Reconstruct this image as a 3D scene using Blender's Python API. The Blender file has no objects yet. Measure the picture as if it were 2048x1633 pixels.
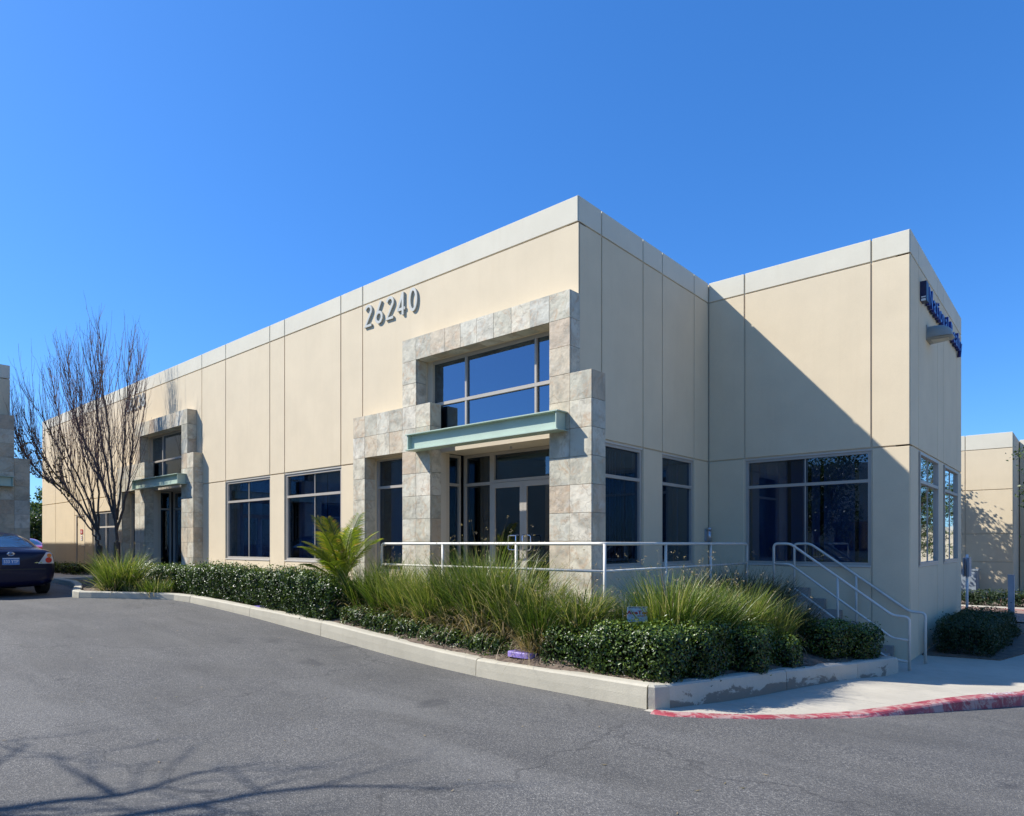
import bpy, math, random
import numpy as np
from mathutils import Vector
from mathutils.bvhtree import BVHTree
random.seed(7); RNG = np.random.default_rng(11)
SC = bpy.context.scene; COL = SC.collection

# ------------------------------------------------------------------ camera, sky, sun
cam_d = bpy.data.cameras.new('camera'); cam = bpy.data.objects.new('camera', cam_d); COL.objects.link(cam)
cam.location = (5.815, -8.196, 1.70)
cam.rotation_euler = (math.radians(90), 0, math.asin(0.6574))
cam_d.sensor_width = 36; cam_d.lens = 36*1321/2048; cam_d.shift_y = 271.5/2048
cam_d.clip_start = 0.05; cam_d.clip_end = 3000
SC.camera = cam
TOSUN = Vector((-1.42, -1.0, 1.63)).normalized()
world = bpy.data.worlds.new('World'); SC.world = world; world.use_nodes = True
wn = world.node_tree.nodes; wl = world.node_tree.links
bg = wn['Background']
sky = wn.new('ShaderNodeTexSky'); sky.sky_type = 'NISHITA'; sky.sun_disc = False
sky.sun_elevation = math.asin(TOSUN.z); sky.sun_rotation = math.atan2(TOSUN.x, TOSUN.y) % (2*math.pi)
GAM = .72
sky.altitude = 300; sky.air_density = 1.0; sky.dust_density = 0.7; sky.ozone_density = 3.0
hs = wn.new('ShaderNodeHueSaturation'); hs.inputs['Saturation'].default_value = 1.26; hs.inputs['Value'].default_value = 1.0
tint = wn.new('ShaderNodeMix'); tint.data_type = 'RGBA'; tint.blend_type = 'MULTIPLY'; tint.inputs[0].default_value = 1; tint.inputs[7].default_value = (.43, .765, 1.22, 1)
wl.new(sky.outputs[0], hs.inputs['Color']); gam = wn.new('ShaderNodeGamma'); gam.inputs[1].default_value = GAM; wl.new(hs.outputs[0], gam.inputs[0]); wl.new(gam.outputs[0], tint.inputs[6]); wl.new(tint.outputs[2], bg.inputs[0])
bg.inputs[1].default_value = 0.15
sun_d = bpy.data.lights.new('sun', 'SUN'); sun = bpy.data.objects.new('sun', sun_d); COL.objects.link(sun)
sun_d.energy = 4.2; sun_d.angle = math.radians(0.53); sun_d.color = (1.0, 0.96, 0.90)
sun.rotation_euler = (-TOSUN).to_track_quat('-Z', 'Y').to_euler(); sun.location = (-20, -20, 30)
SC.view_settings.view_transform = 'Standard'; SC.view_settings.look = 'None'
SC.view_settings.exposure = 0.86; SC.view_settings.gamma = 1.0; SC.view_settings.use_curve_mapping = False
SC.cycles.max_bounces = 8; SC.cycles.transparent_max_bounces = 16

# ------------------------------------------------------------------ materials
def newmat(name):
    m = bpy.data.materials.new(name); m.use_nodes = True
    nt = m.node_tree; b = nt.nodes['Principled BSDF']
    return m, nt, nt.nodes, nt.links, b
def ramp(n, stops):
    r = n.new('ShaderNodeValToRGB'); e = r.color_ramp.elements
    while len(e) < len(stops): e.new(0.5)
    for i, (p, c) in enumerate(stops):
        e[i].position = p; e[i].color = (*c, 1) if len(c) == 3 else c
    return r
def pos_coord(n, l, scale=(1, 1, 1), rnd=0.0):
    g = n.new('ShaderNodeNewGeometry'); mp = n.new('ShaderNodeMapping'); mp.inputs['Scale'].default_value = scale
    if rnd:
        oi = n.new('ShaderNodeObjectInfo'); mu = n.new('ShaderNodeMath'); mu.operation = 'MULTIPLY'; mu.inputs[1].default_value = rnd
        l.new(oi.outputs['Random'], mu.inputs[0]); cb = n.new('ShaderNodeCombineXYZ')
        for i in range(3): l.new(mu.outputs[0], cb.inputs[i])
        va = n.new('ShaderNodeVectorMath'); va.operation = 'ADD'
        l.new(g.outputs['Position'], va.inputs[0]); l.new(cb.outputs[0], va.inputs[1]); l.new(va.outputs[0], mp.inputs['Vector'])
    else:
        l.new(g.outputs['Position'], mp.inputs['Vector'])
    return mp.outputs[0]
def noise(n, l, vec, scale, detail=4, rough=0.55, dist=0):
    t = n.new('ShaderNodeTexNoise'); t.inputs['Scale'].default_value = scale; t.inputs['Detail'].default_value = detail
    t.inputs['Roughness'].default_value = rough; t.inputs['Distortion'].default_value = dist
    l.new(vec, t.inputs['Vector']); return t.outputs['Fac']
def mixc(n, l, fac, a, b, mode='MIX'):
    m = n.new('ShaderNodeMix'); m.data_type = 'RGBA'; m.blend_type = mode
    for s, v in ((m.inputs[0], fac), (m.inputs[6], a), (m.inputs[7], b)):
        if isinstance(v, (int, float)): s.default_value = v
        elif isinstance(v, tuple): s.default_value = (*v, 1)
        else: l.new(v, s)
    return m.outputs[2]
def maprange(n, l, v, a, b, c=0, d=1):
    m = n.new('ShaderNodeMapRange'); l.new(v, m.inputs[0])
    for i, x in enumerate((a, b, c, d)): m.inputs[i+1].default_value = x
    return m.outputs[0]
def bump(n, l, b, h, strength, dist=0.01):
    k = n.new('ShaderNodeBump'); k.inputs['Strength'].default_value = strength; k.inputs['Distance'].default_value = dist
    l.new(h, k.inputs['Height']); l.new(k.outputs[0], b.inputs['Normal'])
def simple(name, col, rough=0.6, var=0.12, scale=3, bmp=0.0, bscale=80, metal=0, spec=0.5, coat=0, rnd=0):
    m, nt, n, l, b = newmat(name)
    v = pos_coord(n, l, rnd=rnd)
    f = noise(n, l, v, scale, 5)
    c1 = tuple(max(0, x*(1-var)) for x in col); c2 = tuple(min(1, x*(1+var)) for x in col)
    r = ramp(n, [(0.3, c1), (0.7, c2)]); l.new(f, r.inputs[0]); l.new(r.outputs[0], b.inputs['Base Color'])
    b.inputs['Roughness'].default_value = rough; b.inputs['Metallic'].default_value = metal
    b.inputs['Specular IOR Level'].default_value = spec; b.inputs['Coat Weight'].default_value = coat
    b.inputs['Coat Roughness'].default_value = 0.03
    if bmp: bump(n, l, b, noise(n, l, v, bscale, 3), bmp, 0.004)
    return m
def stucco(name, col, stain=(0.5, 0.45, 0.38)):
    m, nt, n, l, b = newmat(name)
    v = pos_coord(n, l)
    f = noise(n, l, v, 1.3, 6, 0.6)
    r = ramp(n, [(0.3, tuple(x*0.94 for x in col)), (0.7, tuple(min(1, x*1.03) for x in col))]); l.new(f, r.inputs[0])
    vs = pos_coord(n, l, (7, 7, 0.5)); st = noise(n, l, vs, 1.0, 5, 0.6)
    c = mixc(n, l, maprange(n, l, st, 0.52, 0.88, 0, 0.16), r.outputs[0], tuple(a*s*1.5 for a, s in zip(col, stain)))
    f3 = noise(n, l, v, 60, 3); c = mixc(n, l, maprange(n, l, f3, 0.3, 0.7, 0, 0.10), c, tuple(x*0.6 for x in col))
    l.new(c, b.inputs['Base Color']); b.inputs['Roughness'].default_value = 0.85; b.inputs['Specular IOR Level'].default_value = 0.25
    bump(n, l, b, noise(n, l, v, 140, 4), 0.35, 0.003)
    return m
def slate_mat():
    m, nt, n, l, b = newmat('slate')
    v = pos_coord(n, l, rnd=37.0)
    oi = n.new('ShaderNodeObjectInfo')
    base = ramp(n, [(0.0, (.52, .48, .36)), (.16, (.60, .54, .40)), (.32, (.46, .43, .32)), (.46, (.57, .53, .41)), (.60, (.55, .46, .32)), (.74, (.48, .46, .37)), (.86, (.64, .58, .45)), (.94, (.49, .39, .27))])
    base.color_ramp.interpolation = 'CONSTANT'; l.new(oi.outputs['Random'], base.inputs[0])
    # cloudy blotches
    c = mixc(n, l, maprange(n, l, noise(n, l, v, 3.2, 6, .6, .6), .44, .66, 0, .7), base.outputs[0], (.27, .25, .19))
    c = mixc(n, l, maprange(n, l, noise(n, l, v, 4.2, 6, .7, 1.6), .51, .66, 0, .6), c, (.43, .28, .16))
    c = mixc(n, l, maprange(n, l, noise(n, l, v, 2.3, 5, .6, .8), .58, .74, 0, .5), c, (.66, .64, .56))
    # cleft ridges: distorted bands
    w = n.new('ShaderNodeTexWave'); w.inputs['Scale'].default_value = .7; w.inputs['Distortion'].default_value = 14; w.inputs['Detail'].default_value = 4
    w.inputs['Detail Scale'].default_value = 1.6; w.inputs['Detail Roughness'].default_value = .6; w.wave_profile = 'SAW'; l.new(v, w.inputs['Vector'])
    h = n.new('ShaderNodeMath'); h.operation = 'MULTIPLY_ADD'; h.inputs[1].default_value = .35; l.new(noise(n, l, v, 22, 5, .6), h.inputs[0]); l.new(w.outputs['Fac'], h.inputs[2])
    edge = n.new('ShaderNodeTexWave'); edge.inputs['Scale'].default_value = .7; edge.inputs['Distortion'].default_value = 14; edge.inputs['Detail'].default_value = 4
    edge.inputs['Detail Scale'].default_value = 1.6; edge.inputs['Detail Roughness'].default_value = .6; edge.wave_profile = 'SAW'; l.new(v, edge.inputs['Vector'])
    c = mixc(n, l, maprange(n, l, edge.outputs['Fac'], .93, .99, 0, .32), c, (.22, .18, .13))
    l.new(c, b.inputs['Base Color']); b.inputs['Roughness'].default_value = .62; b.inputs['Specular IOR Level'].default_value = .4
    bump(n, l, b, h.outputs[0], .8, .016)
    return m
def glass_mat(name, tint=(.05, .10, .20), base=.12, wavy=0.0, refl=(.8, .9, 1.0)):
    m, nt, n, l, b = newmat(name); out = n['Material Output']
    tr = n.new('ShaderNodeBsdfTransparent'); tr.inputs[0].default_value = (*tint, 1)
    gl = n.new('ShaderNodeBsdfGlossy'); gl.inputs['Color'].default_value = (*refl, 1); gl.inputs['Roughness'].default_value = 0.0
    fr = n.new('ShaderNodeLayerWeight'); fr.inputs[0].default_value = .5
    pw = n.new('ShaderNodeMath'); pw.operation = 'POWER'; pw.inputs[1].default_value = 4.0; l.new(fr.outputs['Facing'], pw.inputs[0])
    fac = maprange(n, l, pw.outputs[0], 0, 1, base, 1)
    if wavy:
        v = pos_coord(n, l, (1.2, 1.2, 5)); k = n.new('ShaderNodeBump'); k.inputs['Strength'].default_value = wavy; k.inputs['Distance'].default_value = .02
        l.new(noise(n, l, v, 2.2, 2), k.inputs['Height']); l.new(k.outputs[0], gl.inputs['Normal'])
    mx = n.new('ShaderNodeMixShader'); l.new(fac, mx.inputs[0]); l.new(tr.outputs[0], mx.inputs[1]); l.new(gl.outputs[0], mx.inputs[2])
    l.new(mx.outputs[0], out.inputs[0]); n.remove(b)
    return m
def leaf_mat(name, stops, rough=.35, trans=.3, spec=.5):
    m, nt, n, l, b = newmat(name); out = n['Material Output']
    a = n.new('ShaderNodeAttribute'); a.attribute_name = 'rnd'
    r = ramp(n, stops); l.new(a.outputs['Fac'], r.inputs[0])
    l.new(r.outputs[0], b.inputs['Base Color']); b.inputs['Roughness'].default_value = rough; b.inputs['Specular IOR Level'].default_value = spec
    t = n.new('ShaderNodeBsdfTranslucent'); l.new(mixc(n, l, 1.0, r.outputs[0], (1.5, 1.5, .7), 'MULTIPLY'), t.inputs[0])
    mx = n.new('ShaderNodeMixShader'); mx.inputs[0].default_value = trans
    l.new(b.outputs[0], mx.inputs[1]); l.new(t.outputs[0], mx.inputs[2]); l.new(mx.outputs[0], out.inputs[0])
    return m
def asphalt_mat():
    m, nt, n, l, b = newmat('asphalt')
    v = pos_coord(n, l)
    big = noise(n, l, v, .35, 5, .6, .5); mid = noise(n, l, pos_coord(n, l, (.45, 1.7, 1)), 1.1, 7, .68, .6)
    r = ramp(n, [(.3, (.077, .073, .064)), (.55, (.094, .089, .078)), (.75, (.130, .123, .107))]); l.new(big, r.inputs[0])
    c = mixc(n, l, maprange(n, l, mid, .42, .64, 0, .62), r.outputs[0], (.046, .045, .042))
    # long pale seams/bands running across the lot
    vb = pos_coord(n, l, (.25, 1.1, 1)); vb2 = noise(n, l, vb, .8, 4, .5, .4)
    c = mixc(n, l, maprange(n, l, vb2, .52, .64, 0, .7), c, (.150, .143, .128))
    vo = n.new('ShaderNodeTexVoronoi'); vo.inputs['Scale'].default_value = 120; l.new(v, vo.inputs['Vector'])
    sp = ramp(n, [(0, (.055, .055, .058)), (.45, (.09, .09, .09)), (.8, (.19, .178, .155)), (1, (.36, .34, .30))])
    sep = n.new('ShaderNodeSeparateColor'); l.new(vo.outputs['Color'], sep.inputs[0]); l.new(sep.outputs[0], sp.inputs[0])
    c = mixc(n, l, maprange(n, l, noise(n, l, v, .8, 4),    .35, .65, .30, .58), c, sp.outputs[0])
    # fine cracks
    cr = n.new('ShaderNodeTexVoronoi'); cr.feature = 'DISTANCE_TO_EDGE'; cr.inputs['Scale'].default_value = .22
    dv = n.new('ShaderNodeVectorMath'); dv.operation = 'ADD'; nz = n.new('ShaderNodeTexNoise'); nz.inputs['Scale'].default_value = 1.6; nz.inputs['Detail'].default_value = 6
    l.new(v, nz.inputs['Vector']); l.new(v, dv.inputs[0]); l.new(nz.outputs['Color'], dv.inputs[1]); l.new(dv.outputs[0], cr.inputs['Vector'])
    c = mixc(n, l, maprange(n, l, cr.outputs['Distance'], .0, .0045, .5, 0), c, (.03, .03, .03))
    st = noise(n, l, v, .9, 3, .4, 1.5)
    c = mixc(n, l, maprange(n, l, st, .68, .76, 0, .5), c, (.035, .035, .037))
    l.new(c, b.inputs['Base Color']); b.inputs['Roughness'].default_value = .8; b.inputs['Specular IOR Level'].default_value = .35
    hh = n.new('ShaderNodeMath'); hh.operation = 'ADD'; l.new(vo.outputs['Distance'], hh.inputs[0]); l.new(noise(n, l, v, 60, 3), hh.inputs[1])
    bump(n, l, b, hh.outputs[0], .6, .006)
    return m
def concrete_mat(name, col, dirt=.4, wet=False):
    m, nt, n, l, b = newmat(name)
    v = pos_coord(n, l, rnd=9.0)
    r = ramp(n, [(.3, tuple(x*.86 for x in col)), (.7, tuple(min(1, x*1.08) for x in col))]); l.new(noise(n, l, v, 1.4, 6, .6), r.inputs[0])
    c = mixc(n, l, maprange(n, l, noise(n, l, v, 4.5, 6, .7, 1), .52, .75, 0, dirt), r.outputs[0], tuple(x*.55 for x in col))
    vs = pos_coord(n, l, (9, 9, .7)); c = mixc(n, l, maprange(n, l, noise(n, l, vs, 1, 4, .6), .5, .8, 0, dirt), c, tuple(x*.62 for x in col))
    c = mixc(n, l, maprange(n, l, noise(n, l, v, 70, 3), .35, .65, 0, .2), c, tuple(x*.7 for x in col))
    if wet:
        g2 = n.new('ShaderNodeNewGeometry'); sx_ = n.new('ShaderNodeSeparateXYZ'); l.new(g2.outputs['Position'], sx_.inputs[0])
        m1 = n.new('ShaderNodeMath'); m1.operation = 'MULTIPLY_ADD'; m1.inputs[1].default_value = .068; l.new(sx_.outputs['Y'], m1.inputs[0]); l.new(sx_.outputs['Z'], m1.inputs[2])
        hgt = maprange(n, l, m1.outputs[0], -.16, .13, .16, -.12)
        m2 = n.new('ShaderNodeMath'); m2.operation = 'ADD'; l.new(noise(n, l, pos_coord(n, l, (1, 1, 2.2)), 1.7, 8, .72, .5), m2.inputs[0]); l.new(hgt, m2.inputs[1])
        c = mixc(n, l, maprange(n, l, m2.outputs[0], .53, .57, 0, .8), c, (.15, .125, .095))
    l.new(c, b.inputs['Base Color']); b.inputs['Roughness'].default_value = .85; b.inputs['Specular IOR Level'].default_value = .3
    bump(n, l, b, noise(n, l, v, 55, 5), .5, .006)
    return m
M = {}
M['beige'] = stucco('beige_wall_paint', (.685, .57, .39))
M['cream'] = stucco('cream_parapet_paint', (.655, .605, .475))
M['joint'] = stucco('joint_paint', (.59, .50, .36))
M['soffit'] = stucco('soffit_paint', (.62, .54, .41))
M['slate'] = slate_mat()
M['grout'] = simple('grout', (.30, .28, .24), .9)
M['mullion'] = simple('beige_aluminium', (.40, .36, .30), .45, .05)
M['frame_lt'] = simple('pale_frame', (.52, .48, .41), .5, .05)
M['glass'] = glass_mat('tinted_glass', (.35, .47, .60), .10)
M['glass_up'] = glass_mat('reflective_glass', (.15, .24, .38), .24, .0, (.62, .80, 1.0))
M['glass_side'] = glass_mat('wavy_reflective_glass', (.02, .03, .05), .80, .07, (.95, .98, 1.0))
M['beam'] = simple('sage_green_steel', (.40, .49, .39), .5, .08, 2)
M['blind'] = simple('blind_fabric', (.42, .46, .55), .9, .1)
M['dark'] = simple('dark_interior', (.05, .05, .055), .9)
M['digit'] = simple('digit_metal', (.47, .465, .40), .45, .05)
M['rail'] = simple('cream_rail_paint', (.60, .57, .49), .4, .06, 8)
M['asphalt'] = asphalt_mat()
M['kerb'] = concrete_mat('kerb_concrete', (.47, .43, .33), .22)
M['kerb_wet'] = concrete_mat('stained_kerb_concrete', (.52, .47, .37), .2, True)
M['walk'] = concrete_mat('walk_concrete', (.48, .435, .345), .25)
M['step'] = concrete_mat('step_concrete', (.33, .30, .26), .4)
M['red'] = None
M['soil'] = simple('mulch_soil', (.13, .095, .066), .95, .45, 9, 1.0, 60)
M['brown_paving'] = simple('brown_paving', (.26, .17, .13), .85, .15, 4, .3)
M['steel'] = simple('brushed_steel', (.5, .5, .52), .35, .08, metal=.8)
M['post'] = simple('grey_post', (.33, .35, .38), .5, .12, 6)
M['cabinet'] = simple('blue_grey_cabinet', (.24, .28, .31), .5, .1)
M['lamp'] = simple('grey_lamp_housing', (.30, .30, .265), .5, .1)
M['lens'] = simple('lamp_lens', (.5, .47, .38), .4)
M['blue'] = simple('blue_letter_face', (.012, .022, .22), .3, .1)
M['blue_dark'] = simple('blue_letter_return', (.006, .006, .05), .4, .1)
M['bark'] = simple('bark', (.085, .062, .048), .9, .35, 14, .6, 50)
M['twig'] = simple('twig_bark', (.21, .125, .10), .85, .3, 6)
M['white'] = simple('white_paint', (.72, .74, .74), .5, .05)
M['signred'] = simple('sign_red', (.42, .02, .02), .5, .05)
M['black'] = simple('black_print', (.012, .012, .012), .5, .05)
M['greytri'] = simple('grey_print', (.42, .45, .48), .5, .05)
M['purple'] = simple('purple_plastic', (.26, .19, .50), .5, .12, 5)
M['signface'] = simple('pale_sign_face', (.50, .56, .60), .45, .05)
M['hedge'] = leaf_mat('hedge_leaf', [(0, (.006, .016, .003)), (.45, (.032, .066, .009)), (.80, (.11, .17, .020)), (1, (.22, .28, .05))], .36, .2, .45)
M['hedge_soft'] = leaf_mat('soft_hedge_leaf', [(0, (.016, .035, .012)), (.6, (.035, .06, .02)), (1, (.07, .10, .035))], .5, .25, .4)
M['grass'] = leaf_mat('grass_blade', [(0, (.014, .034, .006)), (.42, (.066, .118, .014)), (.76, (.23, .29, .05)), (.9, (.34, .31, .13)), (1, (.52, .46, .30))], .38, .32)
M['grass_dry'] = leaf_mat('dry_grass_blade', [(0, (.07, .09, .03)), (.3, (.16, .14, .06)), (.6, (.34, .25, .15)), (1, (.46, .38, .26))], .55, .35)
M['grass_dark'] = leaf_mat('dark_grass_blade', [(0, (.018, .03, .012)), (.7, (.045, .06, .024)), (1, (.12, .11, .06))], .5, .3)  # for clumps in shadow: shade painted in as a darker blade colour
M['palm'] = leaf_mat('palm_leaflet', [(0, (.03, .06, .01)), (.5, (.12, .17, .02)), (.8, (.28, .29, .03)), (.92, (.42, .28, .05)), (1, (.32, .16, .06))], .35, .4)
M['treeleaf'] = leaf_mat('tree_leaf', [(0, (.02, .04, .012)), (.6, (.05, .085, .02)), (1, (.11, .14, .035))], .45, .3)
M['autumn'] = leaf_mat('withered_leaf', [(0, (.06, .05, .02)), (.4, (.12, .10, .03)), (.7, (.32, .24, .05)), (1, (.25, .08, .03))], .6, .3)
M['carpaint'] = simple('navy_car_paint', (.004, .005, .026), .3, .1, spec=.25, coat=.12)
M['carred'] = simple('red_car_paint', (.45, .02, .03), .3, .05, coat=1)
M['rubber'] = simple('tyre_rubber', (.02, .02, .02), .8)
M['rim'] = simple('wheel_rim', (.45, .45, .46), .3, metal=.9)
M['carglass'] = simple('car_glass', (.015, .03, .045), .04, .1, spec=.9, coat=1)
M['taillens'] = simple('tail_lens_clear', (.40, .42, .45), .15, .1, coat=1)
M['redlens'] = simple('tail_lens_red', (.6, .015, .02), .15, .1, coat=1)
M['orange'] = simple('tail_lens_orange', (.8, .22, .05), .15, .1, coat=1)
M['plate'] = simple('licence_plate_blue', (.08, .20, .45), .4)
M['chrome'] = simple('chrome', (.7, .72, .78), .12, .03, metal=1)
def redkerb():
    m, nt, n, l, b = newmat('worn_red_kerb_paint')
    v = pos_coord(n, l)
    r = ramp(n, [(.3, (.26, .025, .035)), (.7, (.40, .065, .08))]); l.new(noise(n, l, v, 3, 5), r.inputs[0])
    c = mixc(n, l, maprange(n, l, noise(n, l, v, 5.5, 7, .75, .8), .47, .56, 0, .8), r.outputs[0], (.46, .33, .28))
    l.new(c, b.inputs['Base Color']); b.inputs['Roughness'].default_value = .6
    bump(n, l, b, noise(n, l, v, 40, 4), .4, .005); return m
M['red'] = redkerb()

# ------------------------------------------------------------------ mesh helpers
class MB:
    def __init__(s): s.v = []; s.f = []
    def add(s, vs, fs):
        o = len(s.v); s.v += [tuple(x) for x in vs]; s.f += [tuple(i+o for i in f) for f in fs]; return s
    def box(s, x0, x1, y0, y1, z0, z1):
        if x0 > x1: x0, x1 = x1, x0
        if y0 > y1: y0, y1 = y1, y0
        if z0 > z1: z0, z1 = z1, z0
        return s.add([(x0, y0, z0), (x1, y0, z0), (x1, y1, z0), (x0, y1, z0), (x0, y0, z1), (x1, y0, z1), (x1, y1, z1), (x0, y1, z1)],
                     [(0, 3, 2, 1), (4, 5, 6, 7), (0, 1, 5, 4), (1, 2, 6, 5), (2, 3, 7, 6), (3, 0, 4, 7)])
    def convex(s, vs, fs):
        c = np.mean(np.array(vs), axis=0); out = []
        for f in fs:
            a, b_, d = (np.array(vs[f[i]]) for i in (0, 1, 2))
            nn = np.cross(b_-a, d-b_); m = np.mean(np.array([vs[i] for i in f]), axis=0)
            out.append(tuple(f) if np.dot(nn, m-c) > 0 else tuple(reversed(f)))
        return s.add(vs, out)
    def tube(s, pts, rad, n=8, cap=True):
        pts = [Vector(p) for p in pts]; k = len(pts)
        if not hasattr(rad, '__len__'): rad = [rad]*k
        o = len(s.v); up = None
        for i, p in enumerate(pts):
            t = (pts[min(i+1, k-1)]-pts[max(i-1, 0)])
            t = t.normalized() if t.length > 1e-9 else Vector((0, 0, 1))
            if up is None: up = Vector((0, 0, 1)) if abs(t.z) < .9 else Vector((1, 0, 0))
            a = (up - t*up.dot(t)); a = a.normalized() if a.length > 1e-6 else t.orthogonal().normalized(); up = a
            b_ = t.cross(a)
            for j in range(n):
                g = 2*math.pi*j/n; q = p+(a*math.cos(g)+b_*math.sin(g))*rad[i]; s.v.append(tuple(q))
        for i in range(k-1):
            for j in range(n):
                s.f.append((o+i*n+j, o+i*n+(j+1) % n, o+(i+1)*n+(j+1) % n, o+(i+1)*n+j))
        if cap:
            s.f.append(tuple(o+j for j in reversed(range(n)))); s.f.append(tuple(o+(k-1)*n+j for j in range(n)))
        return s
    def build(s, name, mat, parent=None, smooth=False, loc=None):
        me = bpy.data.meshes.new(name); me.from_pydata(s.v, [], s.f); me.materials.append(mat)
        if smooth: me.polygons.foreach_set('use_smooth', [True]*len(me.polygons))
        me.update()
        return link(name, me, parent, loc)
def link(name, me, parent=None, loc=None):
    o = bpy.data.objects.new(name, me); COL.objects.link(o)
    if parent: o.parent = parent
    if loc: o.location = loc
    return o
def empty(name, loc=(0, 0, 0), rz=0):
    o = bpy.data.objects.new(name, None); COL.objects.link(o); o.location = loc; o.rotation_euler = (0, 0, rz); o.empty_display_size = .2
    return o
def tag(o, label=None, cat=None, group=None, kind=None):
    if label: o['label'] = label
    if cat: o['category'] = cat
    if group: o['group'] = group
    if kind: o['kind'] = kind
    return o
def mesh_np(name, V, F, mat, rnd=None, parent=None, loc=None, smooth=False):
    """V (n,3), F (m,k) with constant k"""
    V = np.asarray(V, dtype=np.float32); F = np.asarray(F, dtype=np.int32); k = F.shape[1]
    me = bpy.data.meshes.new(name); me.vertices.add(len(V)); me.vertices.foreach_set('co', V.ravel())
    me.loops.add(F.size); me.loops.foreach_set('vertex_index', F.ravel())
    me.polygons.add(len(F)); me.polygons.foreach_set('loop_start', np.arange(len(F), dtype=np.int32)*k)
    me.polygons.foreach_set('loop_total', np.full(len(F), k, dtype=np.int32))
    if smooth: me.polygons.foreach_set('use_smooth', np.ones(len(F), dtype=bool))
    me.materials.append(mat); me.update(calc_edges=True)
    if rnd is not None:
        a = me.attributes.new('rnd', 'FLOAT', 'FACE'); a.data.foreach_set('value', np.asarray(rnd, dtype=np.float32))
    return link(name, me, parent, loc)
def text_mesh(name, s, size, mat, parent, extrude=.0, offset=0.0, xf=None, spacing=1.0, sx=1.0):
    c = bpy.data.curves.new(name, 'FONT'); c.body = s; c.size = size; c.extrude = extrude; c.offset = offset; c.space_character = spacing
    c.align_x = 'CENTER'; c.align_y = 'CENTER'; c.resolution_u = 2
    t = bpy.data.objects.new('tmp', c); COL.objects.link(t)
    dg = bpy.context.evaluated_depsgraph_get(); me = bpy.data.meshes.new_from_object(t.evaluated_get(dg)); bpy.data.objects.remove(t)
    me.materials.clear(); me.materials.append(mat)
    if xf:
        for v in me.vertices: v.co = xf(v.co.x*sx, v.co.y, v.co.z)
    me.update(); return link(name, me, parent)

# ------------------------------------------------------------------ terrain heights
def smooth(a, b, x):
    t = np.clip((x-a)/(b-a), 0, 1); return t*t*(3-2*t)
GP = np.array([-60, -12, -9.2, -6, -3.6, -1.5, 0, 2.4, 10, 60]); GZ = np.array([.58, .52, .50, .36, .21, .07, .01, 0, -.02, -.3])
def ground_z(p, q):
    a = (np.interp(p-.6, GP, GZ)+np.interp(p, GP, GZ)+np.interp(p+.6, GP, GZ))/3
    b_ = -.08*np.clip(np.asarray(q)+2.16, 0, 5.0)*smooth(1, 3, p)
    return a+b_
def walk_z(p, q):
    return ground_z(p, q)+.13*smooth(-1.3, 2.2, np.asarray(q))+.006
xs = np.concatenate([[-900, -400, -200, -120, -80, -60, -45, -35], np.arange(-30, 16, .4), [20, 25, 30, 40, 60, 100, 200, 400, 900]])
ys = np.concatenate([[-900, -400, -200, -100, -60, -40, -30, -22, -16], np.arange(-13, 14, .4), [18, 22, 30, 45, 70, 120, 250, 500, 900]])
X, Y = np.meshgrid(xs, ys); Z = ground_z(X, Y)
nx, ny = len(xs), len(ys); I = np.arange(nx*ny).reshape(ny, nx)
F = np.stack([I[:-1, :-1], I[:-1, 1:], I[1:, 1:], I[1:, :-1]], -1).reshape(-1, 4)
tag(mesh_np('ground', np.stack([X, Y, Z], -1).reshape(-1, 3), F, M['asphalt'], smooth=True), kind='structure')

# ------------------------------------------------------------------ wall building blocks
class Face:
    """vertical wall face in local space. kind 'q': plane y=c facing -y, a=x.  kind 'p': plane x=c facing +x, a=y"""
    def __init__(s, kind, c): s.k = kind; s.c = c
    def pt(s, a, d, z): return (a, s.c-d, z) if s.k == 'q' else (s.c+d, a, z)
    def box(s, mb, a0, a1, d0, d1, z0, z1):
        x0, y0, _ = s.pt(a0, d0, 0); x1, y1, _ = s.pt(a1, d1, 0); mb.box(x0, x1, y0, y1, z0, z1)
    def panel(s, mb, a0, a1, d0, d1, z0, z1, ch=.006):
        vs = [s.pt(a, d0, z) for a, z in ((a0, z0), (a1, z0), (a1, z1), (a0, z1))]
        vs += [s.pt(a, d1-ch, z) for a, z in ((a0, z0), (a1, z0), (a1, z1), (a0, z1))]
        vs += [s.pt(a, d1, z) for a, z in ((a0+ch, z0+ch), (a1-ch, z0+ch), (a1-ch, z1-ch), (a0+ch, z1-ch))]
        fs = [(0, 1, 2, 3), (8, 9, 10, 11)]
        for i in range(4):
            j = (i+1) % 4; fs += [(i, j, 4+j, 4+i), (4+i, 4+j, 8+j, 8+i)]
        mb.convex(vs, fs)
G = .013
def wall_panel(root, face, a0, a1, z0, z1, mat='beige', name='wall_panel', e0=G, e1=G, zb=G, zt=G):
    mb = MB(); face.panel(mb, a0+e0, a1-e1, -.03, 0, z0+zb, z1-zt); return mb.build(name, M[mat], root)
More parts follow.
